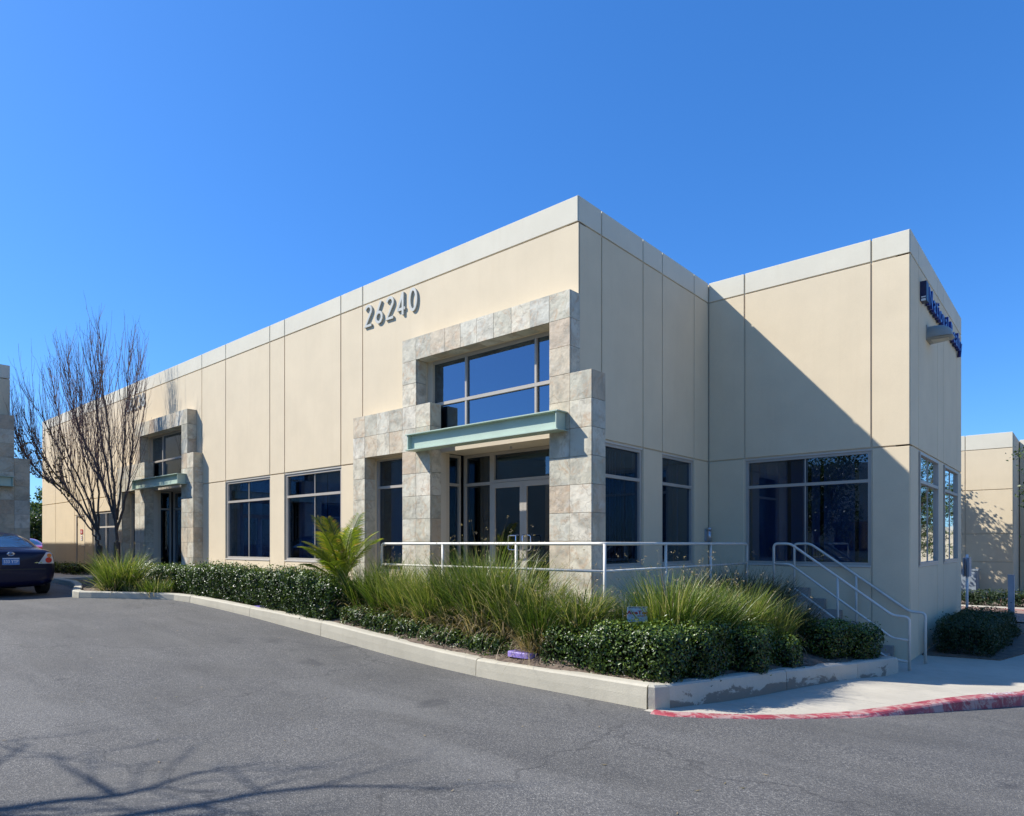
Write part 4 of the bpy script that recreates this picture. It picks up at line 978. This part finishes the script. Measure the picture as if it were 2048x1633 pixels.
# twigs and leaf bits lying on the asphalt
n = 60; P = np.array([cw0 for cw0 in [(random.uniform(-6, 6), random.uniform(-7.2, -2.6)) for _ in range(n)]]); P = np.concatenate([P, ground_z(P[:, 0], P[:, 1])[:, None]+.006], 1)
a = RNG.uniform(0, 6.28, n); L = RNG.uniform(.008, .035, n); w = RNG.uniform(.003, .009, n); dx, dy = np.cos(a), np.sin(a); o0 = 0*w
V = np.stack([P+np.stack([dx*L, dy*L, o0+.004], 1), P+np.stack([-dy*w, dx*w, o0], 1), P-np.stack([dx*L, dy*L, o0-.002], 1), P-np.stack([-dy*w, dx*w, o0], 1)], 1).reshape(-1, 3)
tag(mesh_np('leaf_litter', V, np.arange(4*n).reshape(-1, 4), M['grass_dry'], RNG.uniform(.1, 1, n)), kind='stuff')
# palm
def palm(p, q, z):
    r = tag(empty('palm_tree', (p, q, z)), 'young yellow green feather palm beside the ground floor window', 'palm')
    m = MB(); m.tube([(0, 0, -.1), (.0, 0, .15), (.0, 0, .42), (.01, 0, .6)], [.07, .085, .07, .04], 10)
    m.build('trunk', M['bark'], r, True)
    fr = [(-50, .35, 1.30, .55), (205, .75, 1.25, .8), (165, .55, 1.25, .75), (-20, .55, 1.15, .8), (20, .5, 1.2, .75), (60, .65, 1.1, .9), (100, .45, 1.1, .8), (140, .25, 1.35, .5), (235, .8, 1.05, 1.0), (270, .6, 1.0, .9),
          (315, .8, 1.05, .95), (-35, .2, 1.25, .6), (190, 1.1, .9, .9), (350, 1.1, .9, .9), (250, 1.2, .8, .8)]
    for az, lean, L, dr in fr:
        a = math.radians(az-41); d = Vector((math.cos(a), math.sin(a), 0)); pts = []; N = 14; pos = Vector((0, 0, .45)); 
        for i in range(N+1):
            t = i/N; th = lean*.75+dr*t**1.8*.9; pts.append(pos.copy()); pos = pos+(d*math.sin(th)+Vector((0, 0, 1))*math.cos(th))*L/N
        m = MB(); m.tube(pts, [.014*(1-.8*i/N)+.002 for i in range(N+1)], 5, False); stem = m.build('frond', M['palm'], r)
        at = stem.data.attributes.new('rnd', 'FLOAT', 'FACE'); at.data.foreach_set('value', [.55]*len(stem.data.polygons))
        nl = 46; V = []; Fs = []; rn = []; age = random.uniform(-.15, .25)
        for sd in (-1, 1):
            for i in range(nl):
                t = .2+.78*i/nl; k = t*N; i0 = min(int(k), N-1); P0 = pts[i0].lerp(pts[i0+1], k-i0); T = (pts[i0+1]-pts[i0]).normalized(); S = T.cross(Vector((0, 0, 1))).normalized()*sd; U = S.cross(T)*sd
                ll = (.34*math.sin(math.pi*min(1, t*.8+.12))+.05)*random.uniform(.85, 1.1); w = .0085
                D1 = (T*.62+S*.72+U*.35*sd*0+Vector((0, 0, .28))).normalized(); D2 = (D1+Vector((0, 0, -.45))).normalized()
                A = P0; B1 = P0+D1*ll*.5; C1 = B1+D2*ll*.5; W = T*w*.7+Vector((0, 0, .4*w))
                o = len(V); V += [A-W*.4, A+W*.4, B1-W, B1+W, C1]; Fs += [(o, o+1, o+3), (o, o+3, o+2), (o+2, o+3, o+4)]
                v = random.gauss(.45, .15)+age; rn += [v, v, min(1, v+(.28 if random.random() < .4 else .0))]
        mesh_np('leaflets', [tuple(v) for v in V], Fs, M['palm'], np.clip(rn, 0, 1), stem)
palm(-4.05, -1.42, sz(-4.05, -1.42))

# ------------------------------------------------------------------ trees
def grow(mbt, mbw, tips, p, d, L, rad, level, maxl, up=.25, kink=.16, nchild=(4, 6), branch_len=.5, wfrac=.35):
    N = max(4, int(L/.22)); pts = [p.copy()]; rads = [rad]; dd = d.normalized(); pos = p.copy(); kids = []
    for i in range(N):
        t = (i+1)/N; dd = (dd+Vector((random.gauss(0, kink), random.gauss(0, kink), random.gauss(0, kink*.6)))*.35+Vector((0, 0, up*(.13 if level == 1 else .35)))).normalized(); pos = pos+dd*(L/N); pts.append(pos.copy()); rads.append(rad*(1-t*.78)+.0015)
        if level < maxl and t > .15: kids.append((pos.copy(), dd.copy(), t, rads[-1]))
    (mbt if rad > .018 else mbw).tube(pts, rads, 7 if rad > .03 else (4 if rad > .008 else 3), False)
    if level >= maxl: tips.append(pts); return
    nc = random.randint(*nchild); step = max(1, len(kids)//nc)
    for j in range(0, len(kids), step):
        kp, kd, t, kr = kids[j]; ax = Vector((random.gauss(0, 1), random.gauss(0, 1), random.gauss(0, .4))); ax = (ax-kd*ax.dot(kd)).normalized(); spread = random.uniform(.45, .75) if level < 2 else random.uniform(.25, .5)
        nd = (kd*math.cos(spread)+ax*math.sin(spread)).normalized()
        grow(mbt, mbw, tips, kp, nd, L*branch_len*(1.15-.55*t)*random.uniform(.75, 1.2), max(.0034, min(kr*.58, rad*.5)), level+1, maxl, up, kink, nchild, branch_len)
def bare_tree(loc, label, limbs, trunk_h, r0, maxl=3):  # noqa
    root = tag(empty('bare_tree', loc), label, 'tree'); mt, mw = MB(), MB(); tips = []
    base = Vector((0, 0, -.1)); mt.tube([base, Vector((.02, .0, trunk_h*.5)), Vector((0, 0, trunk_h))], [r0*1.25, r0, r0*.9], 10, False)
    for (dx, dy, dz, L, z0) in limbs:
        grow(mt, mw, tips, Vector((0, 0, z0)), Vector((dx, dy, dz)), L, r0*random.uniform(.34, .5), 1, maxl, up=.36, kink=.14, nchild=(11, 14), branch_len=.50)
    mt.build('trunk', M['bark'], root, True); mw.build('twigs', M['twig'], root)
    return root, tips
def clip_leaves(root, tips, n, pred, size=.07, mat='autumn'):
    P = []; T = [pt for t in tips for pt in t[1:]]; T = [t for t in T if pred(t)]
    if not T: return
    P = np.array([tuple(random.choice(T)+Vector((random.gauss(0, .03), random.gauss(0, .03), random.gauss(-.02, .03)))) for _ in range(n)])
    mesh_np('leaves', leaf_quads(P, RNG.normal(size=(n, 3)), size, .9), tri_pair(n), M[mat], np.repeat(RNG.random(n), 2), root)
def camdir(x, y): # x right, y away from the viewer -> world direction
    return (.7535*x-.6574*y, .6574*x+.7534*y)
random.seed(21)
K_ = .01476
def crown_top(px): return float(np.interp(px, [25, 45, 77, 116, 165, 213, 250, 275, 295], [830, 760, 690, 642, 615, 600, 618, 645, 740]))
def vase_tree(loc, bpx, label, limbs, r0, leafy):
    """vase shaped tree: main limbs as curves (side offset, height), many upright whips along each"""
    root = tag(empty('bare_tree', loc), label, 'tree'); mt, mw = MB(), MB(); leafpts = []
    def P3(px, y, dep):
        d = camdir((px-bpx)*K_, dep); return Vector((d[0], d[1], (1088-y)*K_+1.70-loc[2]))
    b0 = P3(limbs[0][0][0], limbs[0][0][1], 0); mt.tube([Vector((0, 0, -.15)), Vector((0, 0, .2)), b0], [r0*1.3, r0*1.08, r0], 9, False)
    for li, L in enumerate(limbs):
        dep = random.uniform(-.8, .55); n = len(L)
        C = [P3(x+random.uniform(-3, 3)*(k > 0), y, dep*(k/(n-1))**1.1) for k, (x, y) in enumerate(L)]
        # smooth and wobble
        D = []
        for k in range(n-1):
            p0, p1, p2, p3 = C[max(k-1, 0)], C[k], C[k+1], C[min(k+2, n-1)]
            for u in range(7):
                t = u/7; D.append(.5*((2*p1)+(p2-p0)*t+(2*p0-5*p1+4*p2-p3)*t*t+(3*p1-p0-3*p2+p3)*t**3)+Vector((random.gauss(0, .012), random.gauss(0, .012), random.gauss(0, .008)))*(1 if k or u else 0))
        D.append(C[-1]); N = len(D); rb = r0*random.uniform(.32, .44); rr = [rb*(1-(k/(N-1)))**.9+.004 for k in range(N)]
        mt.tube(D, rr, 6, False)
        for k in range(6, N):
            t = k/(N-1)
            for rep in range(random.choice((2, 3, 3))):
                px = bpx+(D[k].x*.7535+D[k].y*.6574)/K_; pz = D[k].z; top = (1088-crown_top(px))*K_+1.70-loc[2]
                ln = min(3.0, max(.4, (top-pz)*random.uniform(.45, 1.05)))*random.uniform(.75, 1.0)
                if rep: ln *= random.choice((.5, .9))
                a = random.uniform(0, 6.28); out = Vector((math.cos(a), math.sin(a), 0)); bias = camdir((px-190)*.0022, 0)
                d0 = ((D[k]-D[k-1]).normalized()*.5+out*random.uniform(.25, .6)+Vector((bias[0], bias[1], .45))).normalized(); pos = D[k].copy(); pts = [pos.copy()]; m_ = max(4, int(ln/.17)); dd = d0
                for q_ in range(m_):
                    dd = (dd+Vector((random.gauss(0, .05), random.gauss(0, .05), .17))).normalized(); pos = pos+dd*ln/m_; pts.append(pos.copy())
                    if q_ > 1 and random.random() < .22 and ln > .7:
                        e = (dd+Vector((random.gauss(0, .5), random.gauss(0, .5), .1))).normalized(); sl = random.uniform(.15, .5); mw.tube([pos, pos+e*sl*.5, pos+(e+Vector((0, 0, .35))).normalized()*sl], [.004, .003, .0015], 3, False)
                w0 = min(rr[k]*.7, .0072); mw.tube(pts, [w0*(1-.75*q_/m_)+.0012 for q_ in range(m_+1)], 3, False)
                if li in leafy: leafpts += [p for p in pts if px < 130 or random.random() < .15]
                elif random.random() < .06: leafpts.append(pts[-1])
    mt.build('trunk', M['bark'], root, True); mw.build('twigs', M['twig'], root)
    lp = [p for p in leafpts if p.z < 4.6]
    n = 520 if leafy else 60
    if lp:
        P = np.array([tuple(random.choice(lp)+Vector((random.gauss(0, .04), random.gauss(0, .04), random.gauss(-.03, .03)))) for _ in range(n)])
        mesh_np('leaves', leaf_quads(P, RNG.normal(size=(n, 3)), .075, .9), tri_pair(n), M['autumn'], np.repeat(RNG.random(n), 2), root)
    return root
vase_tree((-15.85, -1.15, .55), 226, 'bare vase shaped tree, right one of two by the second slate entrance',
          [[(226, 1085), (224, 980), (221, 876), (216, 760), (213, 650)], [(226, 1070), (217, 1031), (180, 930), (140, 852), (122, 770), (116, 700)],
           [(226, 1060), (240, 980), (247, 900), (251, 800), (256, 720)], [(224, 1050), (205, 930), (180, 800), (165, 700)], [(226, 1040), (233, 930), (238, 800), (240, 690)],
           [(222, 1040), (200, 980), (160, 900), (145, 800), (140, 720)]], .085, [])
vase_tree((-17.0, -1.25, .55), 186, 'bare tree with withered leaves low on its left, the left one of two',
          [[(186, 1092), (174, 1062), (120, 990), (75, 940), (50, 900), (40, 850)], [(186, 1080), (165, 1000), (120, 900), (92, 800), (80, 730)], [(184, 1070), (170, 970), (150, 870), (135, 770)],
           [(180, 1062), (140, 1000), (95, 962), (62, 950), (42, 930)], [(184, 1060), (190, 950), (195, 840), (198, 760)], [(175, 1050), (130, 940), (105, 870), (64, 790)], [(180, 1055), (120, 970), (80, 900), (60, 830)]], .07, [0, 3, 5, 6])
# tree whose limbs shade the asphalt in the left foreground (it stands left of the view)
def cw(X_, Y_): return (5.815+.7535*X_-.6574*Y_, -8.196+.6574*X_+.7534*Y_)
def shadow_pt(px, py, h):
    Yc = 1321*1.62/(py-1088); Xc = (px-1024)/1321*Yc; p, q = cw(Xc, Yc); return Vector((p-.871*h, q-.613*h, .05+h))
sx, sy = cw(-9.6, 4.6)
random.seed(5)
root = tag(empty('sycamore_tree', (sx, sy, .1)), 'big bare limbed tree left of the view that shades the asphalt', 'tree')
mt, mw = MB(), MB(); O = Vector((sx, sy, .1))
fork = Vector((sx, sy, 3.2)); mt.tube([Vector((0, 0, -.2)), Vector((.05, 0, 1.6)), fork-O], [.26, .2, .17], 12, False)
LIMBS = [([(-450, 1640), (-150, 1612), (0, 1614), (147, 1624), (239, 1607), (376, 1588), (513, 1562), (640, 1550), (760, 1550), (880, 1556)], 4.0, 6.2, .060, .010),
         ([(-420, 1632), (-200, 1605), (0, 1597), (85, 1581), (219, 1571), (290, 1554), (345, 1536), (385, 1524)], 4.2, 5.6, .048, .012),
         ([(147, 1624), (240, 1630), (330, 1634), (520, 1648), (700, 1680)], 4.55, 5.6, .040, .010),
         ([(219, 1571), (180, 1546), (147, 1530), (113, 1513), (100, 1492)], 5.0, 5.9, .022, .006),
         ([(-300, 1590), (-100, 1560), (40, 1487), (60, 1478)], 4.4, 5.8, .018, .005),
         ([(-420, 1650), (-300, 1560), (-160, 1500), (-20, 1478), (52, 1494)], 4.0, 5.8, .022, .006),
         ([(376, 1588), (450, 1600), (560, 1622)], 5.1, 5.6, .014, .004),
         ([(513, 1562), (470, 1540), (450, 1512), (560, 1503)], 5.4, 6.2, .010, .003),
         ([(300, 1552), (380, 1562), (440, 1558)], 5.2, 5.8, .010, .003)]
for pl, h0, h1, r0, r1 in LIMBS:
    n = len(pl); pts = [shadow_pt(x, y, h0+(h1-h0)*i/(n-1))-O for i, (x, y) in enumerate(pl)]
    if pl[0][0] < -250: pts = [fork-O]+pts
    fine_p = bend(pts, .5, 3); N = len(fine_p); mt.tube(fine_p, [1.35*(r0+(r1-r0)*i/(N-1)) for i in range(N)], 8, False)
    for i in range(2, N, 2):
        if random.random() < .9:
            d = (fine_p[i]-fine_p[i-1]).normalized(); ax = Vector((random.gauss(0, 1), random.gauss(0, 1), random.gauss(0, .8))).normalized()
            grow(mt, mw, [], fine_p[i], d+ax*.8, random.uniform(.5, 1.3), max(.006, r1*.8), 2, 3, up=.1, kink=.4, nchild=(3, 4), branch_len=.5)
mt.build('trunk', M['bark'], root, True); mw.build('twigs', M['twig'], root)

def leafy_tree(loc, label, H, R_, nleaf=7000, leaf=.11, trunk=.14, name='leafy_tree', seed=1, squash=1.0, lobes=14):
    rng = np.random.default_rng(seed); random.seed(seed)
    root = tag(empty(name, loc), label, 'tree'); m = MB(); th = H*.32
    m.tube([(0, 0, -.2), (.04*H/5, 0, th*.6), (0, .02, th)], [trunk*1.2, trunk, trunk*.85], 9, False)
    cs = []
    for i in range(lobes):
        a = rng.uniform(0, 6.28); u = math.sqrt(rng.random())*.8; z = th+(H-th)*rng.uniform(.12, .92); rr = R_*(1-abs((z-th)/(H-th)-.45)*.9)
        c = Vector((math.cos(a)*u*rr, math.sin(a)*u*rr, z)); cs.append(c)
        mid = Vector((c.x*.45, c.y*.45, th+(z-th)*.5)); m.tube([Vector((0, 0, th*.9)), mid, c], [trunk*.5, trunk*.28, trunk*.08], 5, False)
    m.build('trunk', M['bark'], root, True)
    per = nleaf//lobes; P = []
    for c in cs:
        s = R_*rng.uniform(.28, .46); sub = [c+Vector(rng.normal(0, s*.55, 3)) for _ in range(9)]
        for sb in sub:
            P.append(np.array(sb)+rng.normal(0, s*.24, (per//9, 3)))
    P = np.concatenate(P); P = P[P[:, 2] > th*.75]; n = len(P)
    mesh_np('crown', leaf_quads(P, RNG.normal(size=(n, 3)), leaf, .7), tri_pair(n), M['treeleaf'], np.repeat(rng.random(n), 2), root)
    return root
leafy_tree((.5, 18.9, -.3), 'leafy tree hidden behind the building that shades the far wall', 6.0, 1.8, 9000, .10, seed=3)
leafy_tree((6.1, 18.3, -.3), 'leafy tree whose branch tips reach in at the right edge', 5.6, 2.3, 9000, .10, seed=8)
leafy_tree((-5.2, -20.0, .2), 'leafy tree across the car park, nearest to the window reflection', 6.2, 2.6, 9000, .13, seed=12)
leafy_tree((-14, -23.0, .4), 'leafy tree across the car park farther left', 6.0, 2.4, 6000, .15, seed=13)
leafy_tree((6.5, -22.5, 0), 'leafy tree behind the viewer in the car park', 5.8, 2.3, 6000, .15, seed=14)
for i, (p, q, h, lab) in enumerate([(31, 12, 3.8, 'first'), (32, 22, 3.4, 'second'), (31, 30, 3.9, 'third'), (32, 39, 3.8, 'fourth')]):
    leafy_tree((p, q, -.4), lab+' street tree in front of the long building at right', h, 1.8, 4500, .16, seed=30+i, group=None) if False else leafy_tree((p, q, -.4), lab+' street tree in front of the long building at right', h, 1.8, 4500, .16, seed=30+i)
# trees far beyond the gap between the buildings
for i, (X_, Y_, h, lab) in enumerate([(-33.6, 46, 3.6, 'green tree seen in the gap right of the dark car'), (-44.5, 60, 5.4, 'taller grey green tree farther back in the gap'), (-37.5, 52, 4.4, 'bushy tree in the middle of the gap')]):
    p, q = cw(X_, Y_); leafy_tree((p, q, .4), lab, h, 2.2, 3500, .25, seed=50+i)
# hill on the horizon
m = MB(); N = 40; V = []
for i in range(N+1):
    a = i/N; X_ = -330+a*220; hgt = 9+4*math.sin(a*7)+2*math.sin(a*19); p, q = cw(X_, 300); V.append((p, q, .5))
    p, q = cw(X_, 330); V.append((p, q, hgt)); p, q = cw(X_, 380); V.append((p, q, .4))
m.add(V, [(3*i+j, 3*i+3+j, 3*i+4+j, 3*i+1+j) for i in range(N) for j in (0, 1)])
tag(m.build('hill', simple('hill_scrub', (.07, .085, .05), .9, .4, .05), None, True), kind='structure')

# ------------------------------------------------------------------ security sign, lids, posts, cabinet
r = tag(empty('yard_sign', (1.74, -1.24, sz(1.74, -1.24)), math.radians(38)), 'small pale security yard sign with red lettering standing behind the large hedge', 'sign')
m = MB(); m.tube([(0, .012, -.05), (0, .012, .91-sz(1.74, -1.24))], .006, 6); m.build('stake', M['steel'], r)
z0 = .945-sz(1.74, -1.24)
m = MB(); m.box(-.12, .12, 0, .006, z0-.185, z0); m.build('plate', M['signface'], r)
tf = lambda cx, cz, d=-.0012: (lambda x, y, z: Vector((cx+x, d, cz+y)))
m = MB(); m.add([(-.075, -.0008, z0-.025), (-.11, -.0008, z0-.14), (.0, -.0008, z0-.08)], [(0, 1, 2)]); m.add([(-.06, -.0008, z0-.115), (-.075, -.0008, z0-.15), (-.03, -.0008, z0-.15)], [(0, 1, 2)]); m.build('triangle_emblem', M['greytri'], r)
text_mesh('lettering', 'PROTECTED BY:', .024, M['black'], r, xf=tf(0, z0-.012, -.0016), sx=1.15, offset=.0006)
text_mesh('lettering', 'AceTec', .062, M['signred'], r, xf=tf(0.003, z0-.072, -.0016), sx=1.30, offset=.0022)
text_mesh('lettering', 'SECURITY', .024, M['signred'], r, xf=tf(.055, z0-.112, -.0016), sx=1.0, offset=.0006)
def lid(p, q, lab, rz):
    z = sz(p, q)+.01; r = tag(empty('valve_box_lid', (p, q, z), rz), lab, 'valve box lid')
    V = []; Fs = []; N = 28
    def ring(sx, sy, z):
        o = len(V)
        for i in range(N):
            a = 2*math.pi*i/N; c, s = math.cos(a), math.sin(a); V.append((sx*math.copysign(abs(c)**.45, c), sy*math.copysign(abs(s)**.45, s), z))
        return o
    rs = [ring(.20, .145, -.05), ring(.20, .145, .006), ring(.193, .138, .014), ring(.185, .13, .014)]
    for a, b_ in zip(rs[:-1], rs[1:]):
        for i in range(N): Fs.append((a+i, a+(i+1) % N, b_+(i+1) % N, b_+i))
    Fs.append(tuple(rs[-1]+i for i in range(N))); m = MB(); m.add(V, Fs); m.build('cover', M['purple'], r)
    m = MB()
    for i in range(-6, 7):
        m.box(i*.025-.003, i*.025+.003, -.11, .11, .014, .018)
    for i in range(-4, 5): m.box(-.165, .165, i*.025-.003, i*.025+.003, .0141, .0178)
    m.build('grip_ribs', M['purple'], r)
    m = MB(); m.tube([(.14, 0, .012), (.14, 0, .020)], .012, 10); m.build('bolt', M['dark'], r)
lid(.50, -1.86, 'purple plastic valve box lid behind the near kerb, right of the small dark shrub', .05)
lid(-5.95, -1.93, 'purple plastic valve box lid behind the kerb between the two far hedges', .05)
r = tag(empty('bollard_post', (4.58, 9.4, -.35)), 'square grey metal post standing in the bed at the right edge', 'post')
m = MB(); m.box(-.055, .055, -.055, .055, 0, 1.37); m.build('shaft', M['post'], r); m = MB(); m.box(-.06, .06, -.06, .06, 1.372, 1.39); m.build('cap', M['post'], r)
m = MB()
for z in (.2, .5, .8): m.tube([(0, -.06, z), (0, -.054, z)], .012, 8)
m.build('bolt', M['dark'], r)
r = tag(empty('sign_post', (3.5, 12.0, -.35)), 'white sign post with a sign panel seen edge on behind the shaded hedge', 'sign')
m = MB(); m.tube([(0, 0, 0), (0, 0, 1.78)], .03, 8); m.build('pole', M['white'], r, True)
m = MB(); m.box(-.02+.04, .02+.05, -.2, .2, 1.22, 1.70); pnl = m.build('sign_panel', M['post'], r); m = MB(); m.box(-.07, -.045, -.2, .2, 1.22, 1.70); m.build('sign_panel', M['post'], r)
r = tag(empty('electrical_cabinet', (2.35, 20.1, -.24)), 'blue grey electrical cabinet against the far building wall', 'electrical cabinet')
m = MB(); m.box(-.75, .55, -.35, .35, 0, 1.0); m.build('body', M['cabinet'], r)
m = MB(); m.box(-.78, .58, -.38, .38, 1.0, 1.05); m.build('lid', M['cabinet'], r)
for a, b_ in ((-.72, -.1), (-.08, .52)): m = MB(); m.box(a, b_, -.375, -.352, .06, .96); d = m.build('door', M['cabinet'], r); mm = MB(); mm.box(a+.05, a+.08, -.40, -.376, .45, .6); mm.build('handle', M['steel'], d)

# ------------------------------------------------------------------ car
def car(loc, rz, paint, label, plate=True):
    r = tag(empty('parked_car', loc, rz), label, 'car')
    # stations: x, belt z, belt half width, roof z, roof half width, sill z, max half width, zbottom
    S = [(.02, .93, .62, .95, .45, .42, .70, .34), (.06, .98, .72, 1.00, .52, .28, .82, .24), (.18, 1.03, .76, 1.055, .55, .24, .88, .20), (.45, 1.04, .78, 1.08, .56, .24, .895, .20), (.70, 1.035, .79, 1.09, .56, .24, .90, .20),
         (1.0, 1.03, .80, 1.26, .56, .24, .90, .20), (1.4, 1.015, .80, 1.42, .56, .24, .90, .20), (2.0, 1.0, .80, 1.47, .57, .24, .90, .20), (2.7, .985, .80, 1.46, .56, .24, .90, .20), (3.05, .97, .80, 1.36, .55, .24, .90, .20),
         (3.45, .96, .80, 1.12, .56, .24, .90, .20), (3.7, .95, .80, .985, .58, .24, .90, .20), (4.2, .88, .78, .92, .56, .24, .89, .20), (4.6, .78, .74, .82, .50, .24, .85, .20), (4.8, .66, .66, .70, .42, .28, .74, .24), (4.86, .55, .5, .58, .36, .38, .58, .34)]
    V = []; K = 9
    for x, bz, bw, rz_, rw, sz_, mw, zb in S:
        half = [(0, zb), (mw*.86, zb), (mw*.97, sz_+.12), (mw, (sz_+bz)*.52), (mw*.965, bz-.08), (bw, bz), (bw*.35+rw*.65, bz*.28+rz_*.72), (rw*.80, rz_-.012), (0, rz_+.012)]
        for y, z in half: V.append((x, y, z))
        for y, z in half[-2:0:-1]: V.append((x, -y, z))
    n = 16; Fs = []
    for i in range(len(S)-1):
        for j in range(n): Fs.append((i*n+j, i*n+(j+1) % n, (i+1)*n+(j+1) % n, (i+1)*n+j))
    Fs.append(tuple(range(n))[::-1]); Fs.append(tuple((len(S)-1)*n+j for j in range(n)))
    mb = MB(); mb.add(V, Fs); t = mb.build('body', M[paint], r, True)
    md = t.modifiers.new('s', 'SUBSURF'); md.levels = 2; md.render_levels = 2
    bpy.context.view_layer.update(); dg = bpy.context.evaluated_depsgraph_get(); me = bpy.data.meshes.new_from_object(t.evaluated_get(dg)); t.modifiers.clear(); t.data = me
    bvh = BVHTree.FromPolygons([v.co.copy() for v in me.vertices], [tuple(p.vertices) for p in me.polygons])
    def patch(name, quad, axis, mat, parent, nu=10, nv=8, off=.006, sgn=1):
        """quad: four (a,z) corners; axis 'x' => a is y, ray along +x from the rear; 'y' => a is x, ray from side sgn"""
        V = []
        for i in range(nu+1):
            for j in range(nv+1):
                u, v = i/nu, j/nv; c = [(quad[0][k]*(1-u)+quad[1][k]*u)*(1-v)+(quad[3][k]*(1-u)+quad[2][k]*u)*v for k in (0, 1)]
                if axis == 'x': o, d = Vector((-2, c[0], c[1])), Vector((1, 0, 0))
                elif axis == 'f': o, d = Vector((8, c[0], c[1])), Vector((-1, 0, 0))
                else: o, d = Vector((c[0], 3*sgn, c[1])), Vector((0, -sgn, 0))
                h = bvh.ray_cast(o, d)
                pt = (h[0]-d*off) if h[0] else Vector((V[-1] if V else (0, 0, 0)))
                V.append(tuple(pt))
        Fs = [(i*(nv+1)+j, (i+1)*(nv+1)+j, (i+1)*(nv+1)+j+1, i*(nv+1)+j+1) for i in range(nu) for j in range(nv)]
        m = MB(); m.add(V, Fs); return m.build(name, M[mat], parent, True)
    patch('rear_window', [(-.70, 1.105), (.70, 1.105), (.555, 1.395), (-.555, 1.395)], 'x', 'carglass', r)
    patch('windscreen', [(-.68, 1.04), (.68, 1.04), (.55, 1.39), (-.55, 1.39)], 'f', 'carglass', r)
    for sg in (1, -1):
        patch('side_window', [(1.02, 1.055), (1.95, 1.055), (1.95, 1.36), (1.45, 1.36)], 'y', 'carglass', r, sgn=sg)
        patch('side_window', [(2.02, 1.05), (3.25, 1.05), (2.85, 1.33), (2.02, 1.36)], 'y', 'carglass', r, sgn=sg)
        tl = patch('tail_light', [(.50*sg, .73), (.82*sg, .73), (.79*sg, .98), (.66*sg, .985)], 'x', 'taillens', r, off=.008)
        for cz, cy, rr_, mt_ in ((.81, .70, .062, 'redlens'), (.915, .715, .045, 'orange')):
            m = MB(); h = bvh.ray_cast(Vector((-2, cy*sg, cz)), Vector((1, 0, 0))); x0 = h[0].x if h[0] else .1
            m.tube([(x0-.022, cy*sg, cz), (x0+.03, cy*sg, cz)], rr_, 16); m.build('lens', M[mt_], tl)
        m = MB(); m.tube([(2.98, .82*sg, 1.02), (2.98, .93*sg, 1.04)], .02, 6)
        V = []; 
        for i in range(7):
            for j in range(10):
                a = math.pi*i/6; b_ = 2*math.pi*j/10; V.append((2.95+.07*math.cos(a), (1.02+.10*math.sin(a)*math.cos(b_))*sg, 1.06+.065*math.sin(a)*math.sin(b_)))
        m.add(V, [(i*10+j, i*10+(j+1) % 10, (i+1)*10+(j+1) % 10, (i+1)*10+j) for i in range(6) for j in range(10)]); m.build('mirror', M[paint], r, True)
        for x in (1.02, 3.85):
            patch('wheel_arch', [(x-.36, .22), (x+.36, .22), (x+.26, .68), (x-.26, .68)], 'y', 'black', r, off=.004, sgn=sg)
            V = []; prof = [(.20, .19), (.205, .30), (.19, .325), (.02, .325), (.0, .30), (.0, .19)]; N = 28; m = MB()
            for i in range(N):
                a = 2*math.pi*i/N
                for w_, rr_ in prof: V.append((x+rr_*math.cos(a), (.905-w_)*sg+.012*sg, .325+rr_*math.sin(a)))
            m.add(V, [(i*6+j, i*6+j+1, ((i+1) % N)*6+j+1, ((i+1) % N)*6+j) for i in range(N) for j in range(5)]); w = m.build('wheel', M['rubber'], r, True)
            m = MB(); m.tube([(x, .905*sg, .325), (x, .80*sg, .325)], .2, 20)
            for k in range(5):
                a = 2*math.pi*k/5; m.tube([(x, .925*sg, .325), (x+.19*math.cos(a), .915*sg, .325+.19*math.sin(a))], .022, 6)
            m.build('rim', M['rim'], w)
    def xat(y, z):
        h = bvh.ray_cast(Vector((-2, y, z)), Vector((1, 0, 0))); return h[0].x if h[0] else .1
    if plate:
        x0 = min(xat(0, .72), xat(0, .86))-.012
        m = MB(); m.box(x0-.006, x0+.03, -.155, .155, .715, .87); p = m.build('licence_plate', M['plate'], r)
        text_mesh('lettering', '533 YTP', .095, M['white'], p, xf=lambda a, b_, c: Vector((x0-.0075, -a, .785+b_)), sx=.80, offset=.001)
        m = MB(); m.box(x0-.0072, x0-.0062, -.15, .15, .852, .866); m.build('plate_band', M['white'], p)
        xe = xat(0, .965)-.012; m = MB(); N = 20; m.tube([(xe, .055*math.cos(2*math.pi*i/N), .955+.04*math.sin(2*math.pi*i/N)) for i in range(N+1)], .007, 6, False); m.box(xe-.006, xe+.004, -.075, .075, .948, .962); m.build('emblem', M['chrome'], r, True)
        patch('bumper_step', [(-.80, .60), (.80, .60), (.80, .625), (-.80, .625)], 'x', 'black', r, off=.003)
        m = MB(); m.tube([(.1, -.62, .27), (-.02, -.62, .27)], .04, 12, False); m.build('exhaust_tip', M['chrome'], r, True)
        m = MB(); m.box(xat(.45, .755)-.006, xat(.45, .755)+.01, -.58, -.44, .745, .765); m.build('badge', M['chrome'], r)
    return r
car((-12.0, -4.5, float(ground_z(-12.5, -4.5))), math.pi, 'carpaint', 'dark navy sedan parked at the left edge seen from behind')
car((-32.3, .55, float(ground_z(-27, -5))), math.pi, 'carred', 'red car mostly hidden behind the navy sedan', False)
for o in bpy.data.objects:
    if o.name.split('.')[0] in ('leaves', 'inner_leaves', 'blades', 'dead_blades', 'stalks', 'seed_heads', 'stems', 'twigs', 'crown', 'leaflets'): o['kind'] = 'stuff'
print('objects', len(bpy.data.objects))
